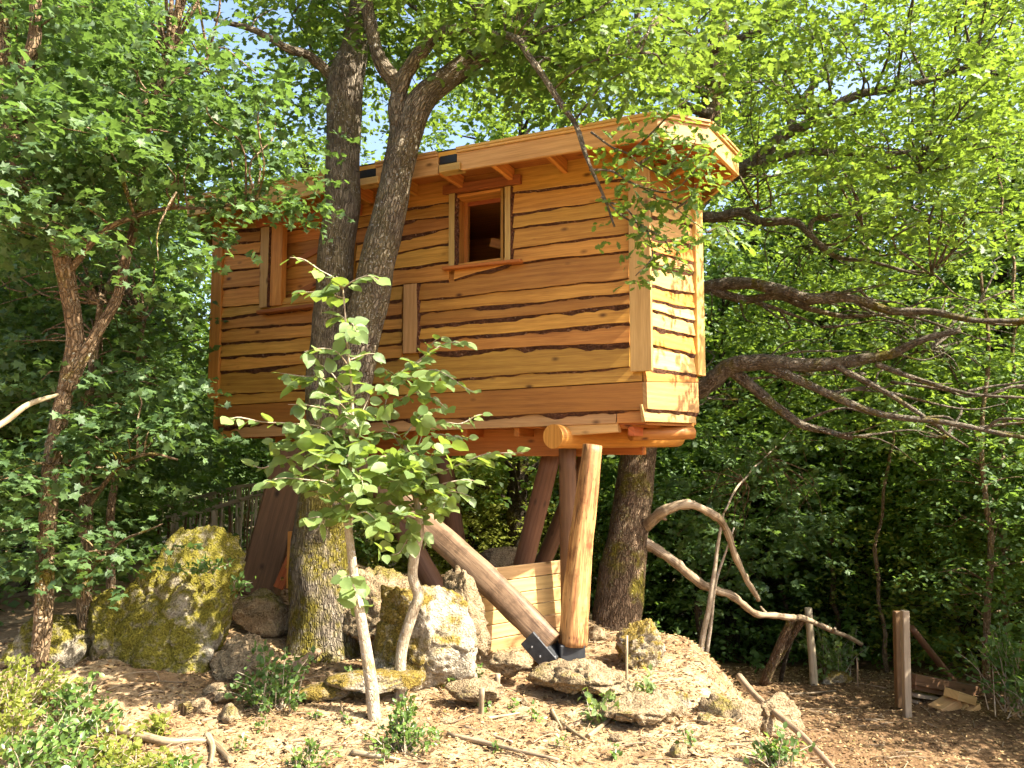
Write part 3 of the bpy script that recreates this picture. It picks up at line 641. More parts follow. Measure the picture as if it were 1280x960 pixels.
def obranch(lst, r0, r1, name='branch', m=BARK_OAK, parent=None, sides=10, seed=None, wob=.03):
    p = pxl(lst); n = len(p); limb(name, p, [r0 + (r1 - r0) * i / (n - 1) for i in range(n)], m, parent or oak, sides=sides, n=n * 7, rough=.16, wob=wob, seed=seed or random.random() * 90, fr=7)
    obr.extend(crom([tuple(q) for q in p], n * 4).tolist()); return p
obranch([(503, 185, 7.6), (496, 140, 7.55), (499, 108, 7.55), (476, 78, 7.5), (463, 31, 7.5), (457, -20, 7.5), (440, -120, 7.6)], .10, .05)
obranch([(497, 118, 7.55), (508, 92, 7.5), (530, 62, 7.4), (546, 44, 7.3), (583, 36, 7.2), (599, 14, 7.1), (615, -50, 7.0)], .085, .035)
obranch([(428, 108, 7.88), (408, 84, 7.8), (388, 70, 7.7), (360, 62, 7.5), (320, 40, 7.4), (270, 25, 7.3)], .07, .02)
hang = [(583, 38, 7.2), (620, 44, 6.9), (647, 50, 6.6), (664, 74, 6.4), (692, 116, 6.2), (717, 155, 6.1), (730, 190, 6.0), (740, 215, 5.95), (752, 245, 5.95), (768, 284, 5.95)]
hb = obranch(hang, .040, .008, wob=.02)
hang2 = [[(738, 165, 6.05), (762, 182, 6.0), (786, 192, 5.95), (800, 205, 5.9), (830, 222, 5.85)], [(786, 192, 5.95), (815, 165, 5.8), (845, 135, 5.7), (872, 118, 5.7)], [(738, 212, 5.95), (765, 214, 5.9), (785, 226, 5.85), (815, 242, 5.8), (845, 262, 5.75), (885, 290, 5.7)],
         [(785, 226, 5.85), (800, 232, 5.8), (835, 240, 5.7), (862, 222, 5.65), (885, 190, 5.6)], [(752, 245, 5.95), (780, 272, 5.9), (805, 285, 5.85), (815, 320, 5.8), (795, 345, 5.8)], [(755, 250, 5.95), (785, 262, 5.9), (800, 290, 5.9), (785, 298, 5.9)], [(717, 150, 6.1), (735, 128, 6.0), (752, 108, 5.9), (780, 90, 5.8)], [(692, 112, 6.2), (720, 88, 6.1), (755, 72, 6.0), (800, 66, 5.9)], [(830, 222, 5.85), (855, 200, 5.75), (870, 175, 5.7)], [(800, 205, 5.9), (822, 190, 5.85), (850, 168, 5.8)], [(845, 262, 5.75), (862, 250, 5.7), (872, 232, 5.65)], [(885, 290, 5.7), (905, 282, 5.7), (918, 300, 5.7)], [(805, 285, 5.85), (830, 300, 5.8), (838, 318, 5.8)]]
for h in hang2: obranch(h, .010, .004, 'twig', BARK_LIMB, sides=6, wob=.012)
OAKM = leaf_meshes(T_OAK, LEAF_OAKY)
tips = [pxl(h)[max(0, len(h) - 4):] for h in hang2]
twg = []
for h in hang2:
    R = crom([q[:] for q in pxl(h)], 20)
    for i in range(7, 20, 3):
        d = Vector(rng.normal(size=3)).normalized() * .17 + Vector((.03, 0, .0)); twg.append([Vector(R[i]), Vector(R[i]) + d * .5, Vector(R[i]) + d])
n1 = leaf_objects(oak, twg, OAKM, .115, None, .042, .5)
hc = [q[:] for h in hang2 for q in pxl(h)[1:]] + [at(x, y, Y)[:] for x, y, Y in ((760, 120, 5.9), (790, 105, 5.8), (825, 110, 5.8), (850, 135, 5.7), (875, 150, 5.7), (740, 90, 6), (700, 60, 6.1), (870, 190, 5.65), (848, 205, 5.7), (815, 135, 5.8), (800, 150, 5.8), (775, 90, 5.9), (860, 105, 5.8))]
(ph, _) = sprays(np.array(hc), .075, 3, 6, .11, .075, T_OAK, .8)
foliage('foliage', oak, LEAF_OAKY, [ph])
# crown above
topc = sunlit(clear_of_house(rects([(330, 640, -70, 55, 6.8, 10, 34), (520, 760, -70, 70, 6.5, 9.5, 34), (420, 720, -420, -60, 6.5, 10, 50), (640, 830, -50, 90, 6.2, 8.5, 26), (350, 480, 20, 130, 8.8, 11, 16), (370, 510, 30, 200, 10.5, 13.5, 18), (540, 660, 90, 150, 10, 13, 8), (700, 900, 40, 120, 6.0, 7.0, 9)])))
(pa, _) = sprays(topc, .30, 13, 9, .30, .105, T_OAK, .5)
foliage('crown', oak, LEAF_OAK, [pa])
multi_tube('twigs', twigs_to(topc, obr + [p[:] for p in stem1[8:]] + [p[:] for p in stem2[5:]]), BARK_LIMB, oak, 'stuff')

oak2 = thing('oak_tree', 'leaning brown oak behind the house corner with long lichen-covered limbs', 'tree', at(770, 822, 9.65))
tr2 = pxl([(768, 836, 9.6), (770, 800, 9.65), (774, 745, 9.75), (785, 665, 9.95), (799, 560, 10.35), (822, 440, 10.7), (846, 340, 10.9), (862, 262, 11), (885, 160, 11.1), (900, 40, 11.3), (905, -120, 11.6), (900, -300, 12)])
limb('trunk', tr2, [.40, .33, .29, .26, .235, .23, .22, .20, .17, .14, .10, .05], BARK_OAK2, oak2, sides=26, n=100, rough=.10, wob=.03, seed=8)
obr2 = []
def ob2(lst, r0, r1, **k):
    global obr
    keep = obr; obr = obr2; p = obranch(lst, r0, r1, 'limb', BARK_LIMB, oak2, **k); obr = keep; return p
ob2([(824, 500, 10.6), (850, 498, 10.4), (878, 485, 10.2), (905, 462, 10.0), (945, 452, 9.8), (1010, 457, 9.6), (1062, 453, 9.4), (1112, 442, 9.2), (1150, 425, 9.0), (1200, 415, 8.9)], .16, .03, sides=12)
ob2([(912, 462, 10.0), (940, 482, 9.9), (970, 508, 9.8), (1005, 532, 9.7), (1035, 540, 9.6), (1066, 548, 9.5)], .085, .03)
ob2([(950, 456, 9.8), (990, 470, 9.6), (1030, 490, 9.4), (1075, 508, 9.2), (1120, 520, 9.0), (1180, 527, 8.8), (1240, 540, 8.6), (1300, 552, 8.5)], .065, .02)
ob2([(1045, 457, 9.45), (1085, 478, 9.2), (1130, 505, 9.0), (1170, 530, 8.9), (1210, 560, 8.9)], .045, .012)
ob2([(1095, 455, 9.25), (1150, 475, 9.0), (1210, 490, 8.8), (1290, 500, 8.6)], .04, .012)
ob2([(840, 372, 10.9), (885, 359, 10.6), (930, 355, 10.3), (972, 362, 10), (1010, 372, 9.8), (1060, 373, 9.6), (1110, 388, 9.4), (1160, 390, 9.2), (1210, 400, 9.0), (1290, 402, 8.8)], .10, .025, sides=12)
ob2([(890, 362, 10.6), (930, 374, 10.4), (970, 370, 10.2), (1010, 385, 10), (1055, 395, 9.9), (1090, 396, 9.8)], .07, .02)
ob2([(945, 377, 10.3), (975, 388, 10.2), (1005, 398, 10.1), (1026, 408, 10)], .035, .008)
ob2([(862, 272, 11), (900, 270, 10.8), (928, 265, 10.6), (955, 278, 10.4), (992, 278, 10.2), (1010, 295, 10.1), (1040, 318, 10), (1090, 328, 9.8), (1150, 345, 9.6)], .085, .015)
ob2([(1012, 295, 10.1), (1018, 275, 10.1), (1050, 268, 10.0), (1080, 262, 9.9)], .04, .01)
ob2([(870, 255, 11), (905, 222, 10.8), (940, 205, 10.6), (980, 168, 10.4), (1015, 152, 10.2), (1070, 120, 10), (1130, 108, 9.8), (1220, 80, 9.6)], .13, .03, sides=12)
ob2([(930, 210, 10.6), (975, 195, 10.4), (1020, 190, 10.2), (1075, 192, 10), (1140, 190, 9.8), (1200, 185, 9.6)], .075, .015)
ob2([(985, 165, 10.4), (1000, 130, 10.5), (1030, 90, 10.6), (1060, 40, 10.7), (1100, -30, 10.8)], .06, .02)
ob2([(893, 105, 11.2), (850, 82, 11.0), (815, 100, 10.6)], .07, .04)
ob2([(890, 120, 11.1), (845, 90, 10.8), (905, 56, 10.4), (945, 40, 10.2), (990, 5, 10), (1030, -40, 9.9)], .09, .03)
ob2([(888, 140, 11), (830, 122, 10.5), (808, 95, 10.2), (797, 50, 10.1), (796, 0, 10), (800, -60, 10)], .075, .03)
for k in range(64):
    s = random.choice(obr2); px0 = Vector(s); d = Vector((random.uniform(.3, 1.5), random.uniform(-.7, .3), random.uniform(-.5, .35)))
    q = [px0 + d * t + Vector(rng.normal(size=3)) * .06 for t in (0, .35, .7, 1.05)]; q[0] = px0
    limb('branchlet', q, [.022, .016, .01, .005], BARK_LIMB, oak2, sides=6, n=12, wob=.02, seed=k)
    obr2 += [p[:] for p in q]
def dead(lst, r0, r1, s):
    p = pxl(lst); n = len(p); o = limb('dead_limb', p, [r0 + (r1 - r0) * (i / (n - 1)) ** .8 for i in range(n)], DEADWOOD, oak2, sides=12, n=n * 9, rough=.32, wob=.075, seed=s, fr=9)
    for k in range(1, n - 1, 2):
        d = Vector(rng.normal(size=3)).normalized() * random.uniform(.06, .16); limb('stub', [p[k], p[k] + d * .6, p[k] + d], [r0 * .38, r0 * .28, r0 * .2], DEADWOOD, o, sides=7, n=6, rough=.2, seed=k)
    return o
dead([(806, 655, 9.85), (820, 645, 9.7), (838, 637, 9.6), (866, 631, 9.6), (895, 646, 9.7), (907, 664, 9.8), (918, 695, 9.9), (934, 724, 10), (948, 752, 10.1)], .080, .030, 21)['label'] = 'bare dead limb arching over and down'
dead([(796, 676, 9.9), (812, 684, 9.85), (835, 697, 9.8), (868, 722, 9.9), (910, 746, 10.1), (958, 768, 10.4), (1000, 775, 10.8), (1040, 790, 11.1), (1078, 808, 11.3)], .082, .028, 22)['label'] = 'long straight dead limb reaching to the fence post'
rc = sunlit(clear_of_house(rects([(935, 1290, -60, 130, 7.5, 11, 60), (985, 1300, 120, 300, 7.2, 10.5, 70), (1060, 1310, 320, 480, 9.9, 12.5, 46), (900, 1100, 240, 440, 11, 13.5, 30), (890, 1110, 400, 540, 10.8, 13, 24), (1000, 1340, -420, -50, 7, 11.5, 40), (760, 980, -60, 110, 9.5, 13, 36), (880, 960, 150, 260, 11.5, 14, 12), (1060, 1300, 470, 570, 10, 12.5, 14)])))
hz = len(rc)
(pb_, _) = sprays(rc, .36, 12, 9, .32, .10, T_OAK, .45)
foliage('crown', oak2, LEAF_OAKY, [pb_])
multi_tube('twigs', twigs_to(rc, obr2), BARK_LIMB, oak2, 'stuff')

# ------------------------------------------------------------------ maples on the left
def stem_tree(name, label, cat, stems, base, crown, mat_b, mat_l, tpl, size, twigs, per, sig, group=None, twr=.012, extra=None):
    t = thing(name, label, cat, base, group); skel = []
    for i, (pts, r0, r1) in enumerate(stems):
        p = pxl(pts); n = len(p); limb('trunk' if i == 0 else 'branch', p, [r0 + (r1 - r0) * k / (n - 1) for k in range(n)], mat_b, t, sides=14, n=n * 8, rough=.12, wob=.03, seed=i * 3.1 + len(label)); skel += crom([tuple(q) for q in p], n * 4).tolist()
    (pa, _) = sprays(crown, sig, twigs, per, .28, size, tpl, .45)
    pts_ = [pa]
    if extra is not None: pts_.append(sprays(extra, .10, 6, 7, .15, size * .9, tpl, .6)[0])
    foliage('crown', t, mat_l, pts_); multi_tube('twigs', twigs_to(crown, skel, r0=twr), mat_b, t, 'stuff'); return t
mc1 = rects([(-60, 250, -60, 150, 5.6, 8.5, 38), (60, 350, 60, 240, 5.6, 8.0, 42), (-40, 230, 140, 330, 5.2, 6.8, 36), (100, 290, 200, 330, 6, 8, 24), (-80, 300, -420, -50, 5.5, 9, 30)])
def keep(c, f): return np.array([p for p in c if f(*proj(p))])
mc1 = keep(mc1, lambda x, y: not (x > 205 and y > 215) and not (x > 330 and y > 150))
extra = [at(x, y, Y)[:] for x, y, Y in ((330, 222, 6.3), (352, 232, 6.2), (300, 255, 6.2), (372, 248, 6.2), (335, 258, 6.1), (270, 250, 6.4), (258, 290, 6.3), (265, 322, 6.2), (300, 232, 6.4), (392, 262, 6.3), (285, 240, 6.3), (315, 245, 6.2), (360, 262, 6.2), (275, 275, 6.3), (380, 225, 6.4), (300, 300, 6.2))]
stem_tree('maple_tree', 'leaning field maple with a crooked brown trunk left of the treehouse', 'tree',
  [([(48, 832, 6.4), (52, 740, 6.4), (58, 650, 6.4), (68, 560, 6.4), (84, 482, 6.4), (92, 425, 6.4), (84, 350, 6.3), (68, 290, 6.2), (35, 225, 6.1), (14, 170, 6.0), (2, 90, 6.0), (-10, -20, 6.0)], .070, .068),
   ([(84, 488, 6.4), (104, 445, 6.4), (118, 420, 6.4), (148, 370, 6.5), (160, 310, 6.6), (175, 240, 6.7), (186, 150, 6.8), (212, 70, 6.9)], .06, .025),
   ([(18, 150, 6.0), (40, 60, 5.9), (48, -20, 5.9)], .06, .04), ([(84, 350, 6.3), (120, 300, 6.2), (160, 272, 6.1), (210, 262, 6.1), (262, 262, 6.2), (320, 250, 6.2)], .03, .008), ([(60, 275, 6.2), (110, 200, 6.2), (190, 120, 6.3), (260, 70, 6.4)], .035, .01)],
  gp(48, 828), mc1, BARK_MAPLE, LEAF_MAPLE, T_MAPLE, .072, 14, 8, .22, extra=np.array(extra))
mc2 = keep(rects([(-40, 130, 330, 520, 7.0, 8.4, 20), (110, 215, 330, 470, 7.5, 10, 16), (110, 205, 470, 600, 6.4, 7.6, 22), (-40, 60, 560, 740, 5.9, 7.0, 12), (130, 205, 590, 665, 6.0, 6.6, 9), (70, 150, 660, 720, 6.2, 6.6, 6)]), lambda x, y: not (x > 125 and y > 540))
stem_tree('maple_tree', 'thin brown maple stem wrapped in low foliage beside the mossy boulder', 'tree',
  [([(108, 830, 6.9), (106, 740, 6.9), (108, 650, 6.9), (104, 560, 6.9), (112, 470, 7.0), (125, 380, 7.1)], .075, .03), ([(107, 640, 6.9), (140, 590, 6.7), (180, 570, 6.5), (220, 575, 6.4)], .025, .008), ([(106, 720, 6.9), (150, 680, 6.5), (200, 655, 6.3)], .02, .006)],
  gp(108, 826), mc2, BARK_MAPLE, LEAF_MAPLE, T_MAPLE, .072, 14, 8, .20)
stem_tree('maple_tree', 'slim pale maple stem rising behind the mossy boulder', 'tree',
  [([(142, 845, 7.9), (140, 720, 7.9), (138, 640, 7.9), (150, 560, 8.0), (170, 470, 8.2), (180, 400, 8.4)], .05, .02)],
  gp(142, 842), rects([(180, 235, 430, 590, 9.5, 11, 14), (20, 200, 250, 420, 8, 10, 18)]), BARK_MAPLE, LEAF_MAPLE, T_OVAL, .085, 12, 8, .28)
dl = at(62, 497, 5.8)
limb('dead_branch', pxl([(-30, 548, 5.4), (10, 527, 5.6), (35, 508, 5.7), (62, 496, 5.9), (72, 494, 6.35)]), [.022, .024, .022, .016, .01], DEADWOOD, None, sides=8, n=20, wob=.02, seed=4)
tag(col.objects['dead_branch'], 'pale bare dead branch caught against the crooked maple trunk', 'branch')

# ------------------------------------------------------------------ hazel saplings in front of the house
HZM = leaf_meshes(T_HAZEL, LEAF_HAZEL, 6)
sapA = thing('hazel_sapling', 'young hazel with pale slanting stem and broad sunlit leaves before the oak trunk', 'sapling', gp(470, 898))
bA = gp(470, 898)
YA = bA.y
limb('trunk', [bA - Vector((0, 0, .08))] + pxl([(463, 850, YA), (455, 790, YA), (445, 735, YA), (438, 680, YA), (433, 620, YA), (440, 560, YA - .05), (440, 490, YA - .1), (434, 430, YA - .1), (428, 362, YA - .1), (420, 345, YA - .1)]), [.052, .047, .043, .038, .033, .026, .018, .012, .009, .006, .003], BARK_SAP, sapA, sides=12, n=60, rough=.10, wob=.008, seed=31)
tA = [[(428, 362), (418, 348), (400, 338), (380, 325), (362, 322)], [(428, 372), (405, 366), (382, 365), (365, 366)], [(428, 360), (445, 350), (462, 345), (474, 352)], [(432, 400), (425, 395), (420, 402)], [(434, 425), (440, 405), (446, 415)], [(437, 460), (420, 440), (400, 436), (380, 440)], [(438, 450), (450, 445), (465, 442), (478, 446)], [(440, 500), (425, 480), (410, 462), (398, 455)], [(440, 505), (408, 475), (375, 470), (346, 466)], [(440, 520), (420, 500), (400, 490)],
      [(437, 600), (410, 540), (370, 530), (330, 528), (300, 522), (288, 524)], [(435, 590), (410, 560), (375, 555), (340, 553)], [(437, 570), (420, 520), (390, 508), (360, 506)], [(434, 620), (405, 590), (370, 572), (350, 575), (330, 585), (312, 580)], [(434, 630), (410, 605), (385, 600), (350, 598), (332, 606)], [(435, 640), (420, 650), (400, 646), (385, 648)], [(436, 610), (430, 590), (420, 580), (402, 585)], [(438, 560), (450, 540), (440, 525), (430, 520)], [(440, 540), (450, 520), (460, 500)], [(436, 600), (450, 595), (455, 610)], [(446, 735), (440, 720), (425, 723)], [(450, 760), (446, 745), (449, 765)], [(437, 650), (455, 640), (470, 650), (485, 665)], [(435, 620), (445, 600), (465, 590), (480, 600)]]
tA3 = []
for i, l in enumerate(tA):
    dy = [-.35, .15, -.15, .3, -.5][i % 5]; n = len(l); p = [at(x, y, YA - .08 + dy * (k / (n - 1))) for k, (x, y) in enumerate(l)]; tA3.append(p)
    limb('twig', p, [.007] + [.005] * (n - 2) + [.002], BARK_SAP, sapA, sides=6, n=n * 4, wob=.006, seed=i)
nA = leaf_objects(sapA, tA3, HZM, .135, None, .045, .32)
sapB = thing('hazel_sapling', 'hazel with crooked bare brown stem bending in front of the white boulder', 'sapling', gp(500, 872))
bB = gp(500, 872); YB = bB.y
limb('trunk', [bB - Vector((0, 0, .08))] + pxl([(501, 830, YB), (505, 800, YB), (516, 765, YB), (523, 745, YB), (516, 722, YB), (519, 690, YB), (525, 660, YB - .05), (515, 600, YB - .1), (505, 555, YB - .1)]), [.055, .05, .047, .046, .046, .044, .042, .032, .022, .014], BARK_SAP, sapB, sides=12, n=50, rough=.10, wob=.006, seed=37)
tB = [[(508, 570), (482, 520), (490, 480), (505, 462), (525, 452), (555, 430), (590, 428)], [(495, 480), (520, 470), (540, 462), (560, 470), (580, 484), (598, 492)], [(500, 500), (520, 490), (545, 500), (560, 512)], [(495, 470), (480, 462), (472, 466)], [(510, 460), (530, 445), (545, 425), (560, 422)], [(515, 590), (530, 540), (552, 528), (575, 530), (595, 520), (604, 518)], [(512, 575), (540, 545), (565, 545), (590, 548)], [(518, 600), (550, 590), (580, 578), (605, 568), (630, 566), (654, 566)], [(520, 620), (550, 606), (580, 600), (600, 602)], [(520, 620), (545, 615), (570, 615), (592, 622)], [(522, 640), (540, 632), (555, 635)], [(518, 600), (500, 580), (480, 570), (470, 580)], [(520, 630), (500, 615), (480, 620), (465, 625)], [(522, 650), (505, 645), (490, 650), (475, 660), (462, 672)], [(524, 660), (510, 672), (500, 690), (485, 695)], [(523, 640), (505, 630), (490, 635), (480, 640)], [(516, 590), (535, 575), (545, 560)], [(510, 565), (500, 545), (485, 540), (470, 545)], [(524, 655), (530, 672), (532, 684)], [(520, 610), (535, 600), (555, 625), (550, 645)], [(506, 545), (525, 520), (545, 510)], [(515, 600), (495, 600), (478, 605)]]
tB3 = []
for i, l in enumerate(tB):
    dy = [.2, -.4, -.1, .25, -.25][i % 5]; n = len(l); p = [at(x, y, YB - .08 + dy * (k / (n - 1))) for k, (x, y) in enumerate(l)]; tB3.append(p)
    limb('twig', p, [.008] + [.005] * (n - 2) + [.002], BARK_SAP, sapB, sides=6, n=n * 4, wob=.006, seed=i + 50)
nB = leaf_objects(sapB, tB3, HZM, .13, None, .046, .32)
for sp_, c_ in ((sapA, [(420, 590), (400, 610), (450, 580), (440, 640), (470, 620), (430, 560), (380, 560), (405, 545), (450, 500), (410, 480)]), (sapB, [(500, 600), (530, 590), (550, 570), (480, 640), (510, 650), (490, 570), (530, 630), (470, 590), (520, 540), (500, 480), (540, 470)])):
    (pe, _) = sprays(np.array([at(x, y, YA - .1 + random.uniform(-.3, .3))[:] for x, y in c_]), .10, 4, 5, .22, .115, T_HAZEL, .7, None, .1, .6); foliage('foliage', sp_, LEAF_HAZEL, [pe])

# ------------------------------------------------------------------ rocks
def rock(label, px, py, Y, sx, sy, sz, m, seed, sub=4, rz=0, cuts=9, rough=.10, shear=(0, 0), taper=0.0, sink=.25, name='boulder', fz=None):
    """px,py: where the foot of the rock meets the ground (front); Y its distance; sizes are half extents"""
    r = random.Random(seed); bm = bmesh.new(); bmesh.ops.create_icosphere(bm, subdivisions=sub, radius=1)
    V = np.array([v.co[:] for v in bm.verts]); Fc = np.array([[v.index for v in f.verts] for f in bm.faces]); bm.free()
    for _ in range(cuts):
        n = Vector((r.gauss(0, 1), r.gauss(0, 1), r.gauss(.1, .8))).normalized(); n = np.array(n[:]); d = r.uniform(.50, .82)
        e = V @ n - d; V -= np.outer(np.maximum(0, e) * .96, n)
    V *= np.array([sx, sy, sz]); k = 1.0 / max(sx, sy, sz)
    out = np.empty_like(V); s0 = seed * 7.7
    for i, v in enumerate(V):
        nn = v / (np.linalg.norm(v) + 1e-9); q = Vector(v)
        a = mnoise.fractal(q * (1.6 * k) + Vector((s0, 0, 0)), .9, 2.1, 4); b = mnoise.noise(q * (5.5 * k) + Vector((0, s0, 0))); c = abs(mnoise.noise(q * (3.2 * k) + Vector((0, 0, s0)))); e = mnoise.noise(q * (14 * k) + Vector((s0, s0, 0)))
        w_ = mnoise.voronoi(q * (2.6 * k) + Vector((s0, 0, s0)))[0]; cr = max(0., .12 - (w_[1] - w_[0])) / .12
        out[i] = v + nn * (rough * (.8 * a + .45 * b - .6 * c + .40 * e - .75 * cr) / k)
    V = out
    t = (V[:, 2] / sz + 1) / 2; f = 1 - taper * t; V[:, 0] *= f; V[:, 1] *= f; V[:, 0] += shear[0] * V[:, 2]; V[:, 1] += shear[1] * V[:, 2]
    ca, sa = math.cos(rz), math.sin(rz); V = V @ np.array([[ca, sa, 0], [-sa, ca, 0], [0, 0, 1]])
    p = at(px, py, Y); c = np.array([p.x, p.y, (p.z if fz is None else fz) + sz * (1 - sink)])
    o = build(name, V + c, Fc, m, None, None, None, True); return tag(o, label, 'rock')
rock('big peaked mossy boulder with a dark crack left of the oak trunk', 222, 872, 7.1, .92, .62, .90, ROCK_MOSS, 11, 6, .3, 16, .07, (.16, .1), .26, .18)
rock('low mossy boulder under the maple stems', 138, 868, 6.95, .42, .45, .50, ROCK_MOSS, 12, 5, .8, 9, .12, (0, 0), .25, .2)
rock('dark mossy hump of rock between the maple stems and brush', 60, 850, 6.7, .45, .4, .32, ROCK_MOSS, 13, 4, .2, 8, .12)
rock('tawny root-covered rock leaning on the mossy boulder', 302, 850, 6.95, .36, .34, .24, ROCK_EARTH, 14, 5, -.4, 8, .14, (.15, 0), .2)
rock('brown earthy rock between the boulder and the oak', 335, 792, 8.0, .34, .3, .26, ROCK_EARTH, 15, 4, .5, 8, .12)
rock('white and ochre moss-stained boulder behind the sapling stems', 520, 848, 7.0, .76, .40, .50, ROCK_WHITE, 16, 6, -.25, 14, .07, (-.16, .1), .25, .2)
rock('crumbly brown boulder beside the white boulder', 575, 838, 7.3, .34, .36, .52, ROCK_EARTH, 17, 5, .3, 9, .15, (-.1, 0), .3, .2)
rock('flat slab of rock lying below the white boulder', 470, 862, 6.5, .42, .25, .10, ROCK_WHITE, 18, 4, .1, 8, .10)
rock('small crumbly rock at the foot of the board screen', 640, 842, 7.0, .22, .18, .12, ROCK_EARTH, 19, 4, .2, 8, .16)
rock('long flat tan rock in front of the post', 735, 868, 6.75, .50, .30, .17, ROCK_EARTH, 20, 5, -.1, 9, .12)
rock('pale knobbly rock at the foot of the leaning oak', 795, 838, 7.6, .26, .26, .30, ROCK_WHITE, 21, 5, .4, 9, .16)
rock('upright tan block of rock on the bank', 828, 918, 6.35, .20, .20, .25, ROCK_EARTH, 22, 5, .7, 10, .10)
rock('small white stone beside the upright block', 852, 905, 6.5, .10, .12, .15, ROCK_WHITE, 23, 4, .2, 9, .10)
rock('lumpy earth-coloured rock at the bank edge', 905, 935, 6.3, .35, .28, .22, ROCK_EARTH, 24, 5, -.3, 8, .16)
rock('reddish rounded rock under the long stick', 962, 930, 6.5, .27, .28, .24, ROCK_EARTH, 25, 5, .1, 8, .12)
rock('dark brown rock under the treehouse floor', 635, 722, 10.0, .42, .3, .28, ROCK_EARTH, 26, 4, .1, 8, .12)
rock('earthy mound of rock behind the white boulder', 470, 800, 7.7, .40, .3, .42, ROCK_EARTH, 27, 5, .1, 8, .15)
rock('small yellowish stone by the far fence post', 1045, 862, 11.6, .28, .22, .16, ROCK_WHITE, 28, 4, .1, 8, .12)
rock('broad low tan rock half buried below the long flat rock', 790, 900, 6.2, .40, .3, .12, ROCK_EARTH, 61, 5, .3, 10, .10)
rock('low ochre rock half buried beside the crumbly rock', 600, 872, 6.5, .30, .2, .09, ROCK_EARTH, 62, 4, -.2, 10, .10)
rock('flat pale rock half buried in front of the oak base', 400, 872, 6.5, .28, .2, .08, ROCK_WHITE, 63, 4, .2, 10, .10)
for i, (x, y, s) in enumerate(((560, 905, .05), (430, 900, .05), (690, 912, .06), (880, 905, .06), (250, 890, .09), (290, 900, .10), (275, 878, .12), (395, 868, .08), (600, 868, .06), (770, 925, .05), (850, 945, .07), (655, 880, .05), (745, 800, .12))):
    p = gp(x, y); o = rock('small tan stone lying loose on the sunny soil', x, y, p.y, s * 1.3, s, s * .8, ROCK_EARTH, 40 + i, 3, i, 7, .12, name='stone', fz=ground_z(p.x, p.y) - .02); o['group'] = 'loose stones on the soil'

# ------------------------------------------------------------------ walkway with stick railings behind the boulder
wk = thing('walkway', 'raised wooden walkway with rustic stick railings behind the mossy boulder', 'walkway', at(270, 720, 11.6))
farR = pxl([(197, 636, 12.6), (255, 620, 12.4), (299, 608, 12.2), (340, 604, 12.0)]); nearR = pxl([(209, 645, 11.2), (255, 639, 11.0), (338, 613, 10.8), (352, 609, 10.8)])
for R in (farR, nearR):
    for a, b in zip(R[:-1], R[1:]): beam('handrail', a, b, .08, .05, RAILWOOD, wk)
def stick(p, h, r, m, parent, name='baluster', i=0):
    q = [p, p + Vector((rng.normal() * .02, rng.normal() * .01, -h * .5)), p + Vector((rng.normal() * .03, 0, -h))]; limb(name, q, [r, r * 1.1, r], m, parent, sides=6, n=5, wob=.01, seed=i)
for R in (farR, nearR):
    P = crom([q[:] for q in R], 34)
    for i, q in enumerate(P):
        if i % 9 == 4: beam('rail_post', Vector(q) - Vector((0, 0, .03)), Vector(q) - Vector((0, 0, 1.05)), .07, .07, RAILWOOD, wk, up=(0, 1, 0))
        else: stick(Vector(q) + Vector((0, .045, -.03)), .9, random.uniform(.010, .017), RAILWOOD if i % 3 else DARKLOG, wk, i=i)
    for a, b in zip(R[:-1], R[1:]): beam('bottom_rail', a - Vector((0, 0, .92)), b - Vector((0, 0, .92)), .06, .05, RAILWOOD, wk)
for t in np.linspace(.03, .97, 12):
    i = t * 3; k = min(int(i), 2); a = nearR[k].lerp(nearR[k + 1], i - k) - Vector((0, 0, 1.0)); b = farR[k].lerp(farR[k + 1], i - k) - Vector((0, 0, 1.0)); beam('deck_board', a, b, .12, .03, RAILWOOD, wk)
st = thing('wooden_steps', 'short flight of notched orange wooden steps beside the mossy oak trunk', 'steps', at(352, 735, 9.2))
beam('stringer', at(348, 735, 9.1), at(372, 680, 9.1), .05, .12, WOOD_RED, st)
for k in range(4):
    a = at(350 + k * 6, 722 - k * 15, 9.15); beam('tread', a + Vector((-.02, 0, 0)), a + Vector((.14, .10, 0)), .22, .04, WOOD, st)
beam('newel', at(361, 735, 9.0), at(363, 664, 9.0), .05, .05, WOOD, st, up=(0, 1, 0))

# ------------------------------------------------------------------ posts, poles and lumber on the right
def pole(name, label, cat, a, b, r, m=GREYWOOD, grp=None, seed=1, sides=10):
    o = limb(name, [a, a.lerp(b, .5) + Vector((random.uniform(-.01, .01), 0, 0)), b], [r * 1.08, r, r * .95], m, None, sides=sides, n=12, rough=.06, wob=.012, seed=seed); return tag(o, label, cat, grp)
pole('fence_post', 'round grey wooden fence post supporting the dead limb', 'post', at(1018, 864, 11.4), at(1011, 760, 11.4), .055, GREYWOOD)
pole('prop', 'thick brown prop leaning under the dead limb', 'pole', at(955, 856, 11.2), at(990, 774, 10.9), .065, BARK_OAK2, seed=3)
pole('prop', 'thin dark prop stick beside the thick leaning prop', 'pole', at(976, 850, 11.5), at(996, 776, 11.1), .03, BARK_DARK, seed=4)
pole('prop', 'forked bare prop crossing the thick leaning prop', 'pole', at(968, 830, 11.3), at(1004, 774, 10.95), .05, BARK_OAK2, seed=5)
vs_ = thing('forked_sapling', 'two bare pale stems rising in a narrow fork from the shaded path', 'sapling', at(874, 858, 9.8))
limb('trunk', pxl([(872, 862, 9.8), (876, 820, 9.8), (884, 770, 9.8), (892, 720, 9.8), (905, 640, 9.8)]), [.05, .04, .035, .028, .015], BARK_SAP, vs_, sides=8, n=24, wob=.02, seed=6)
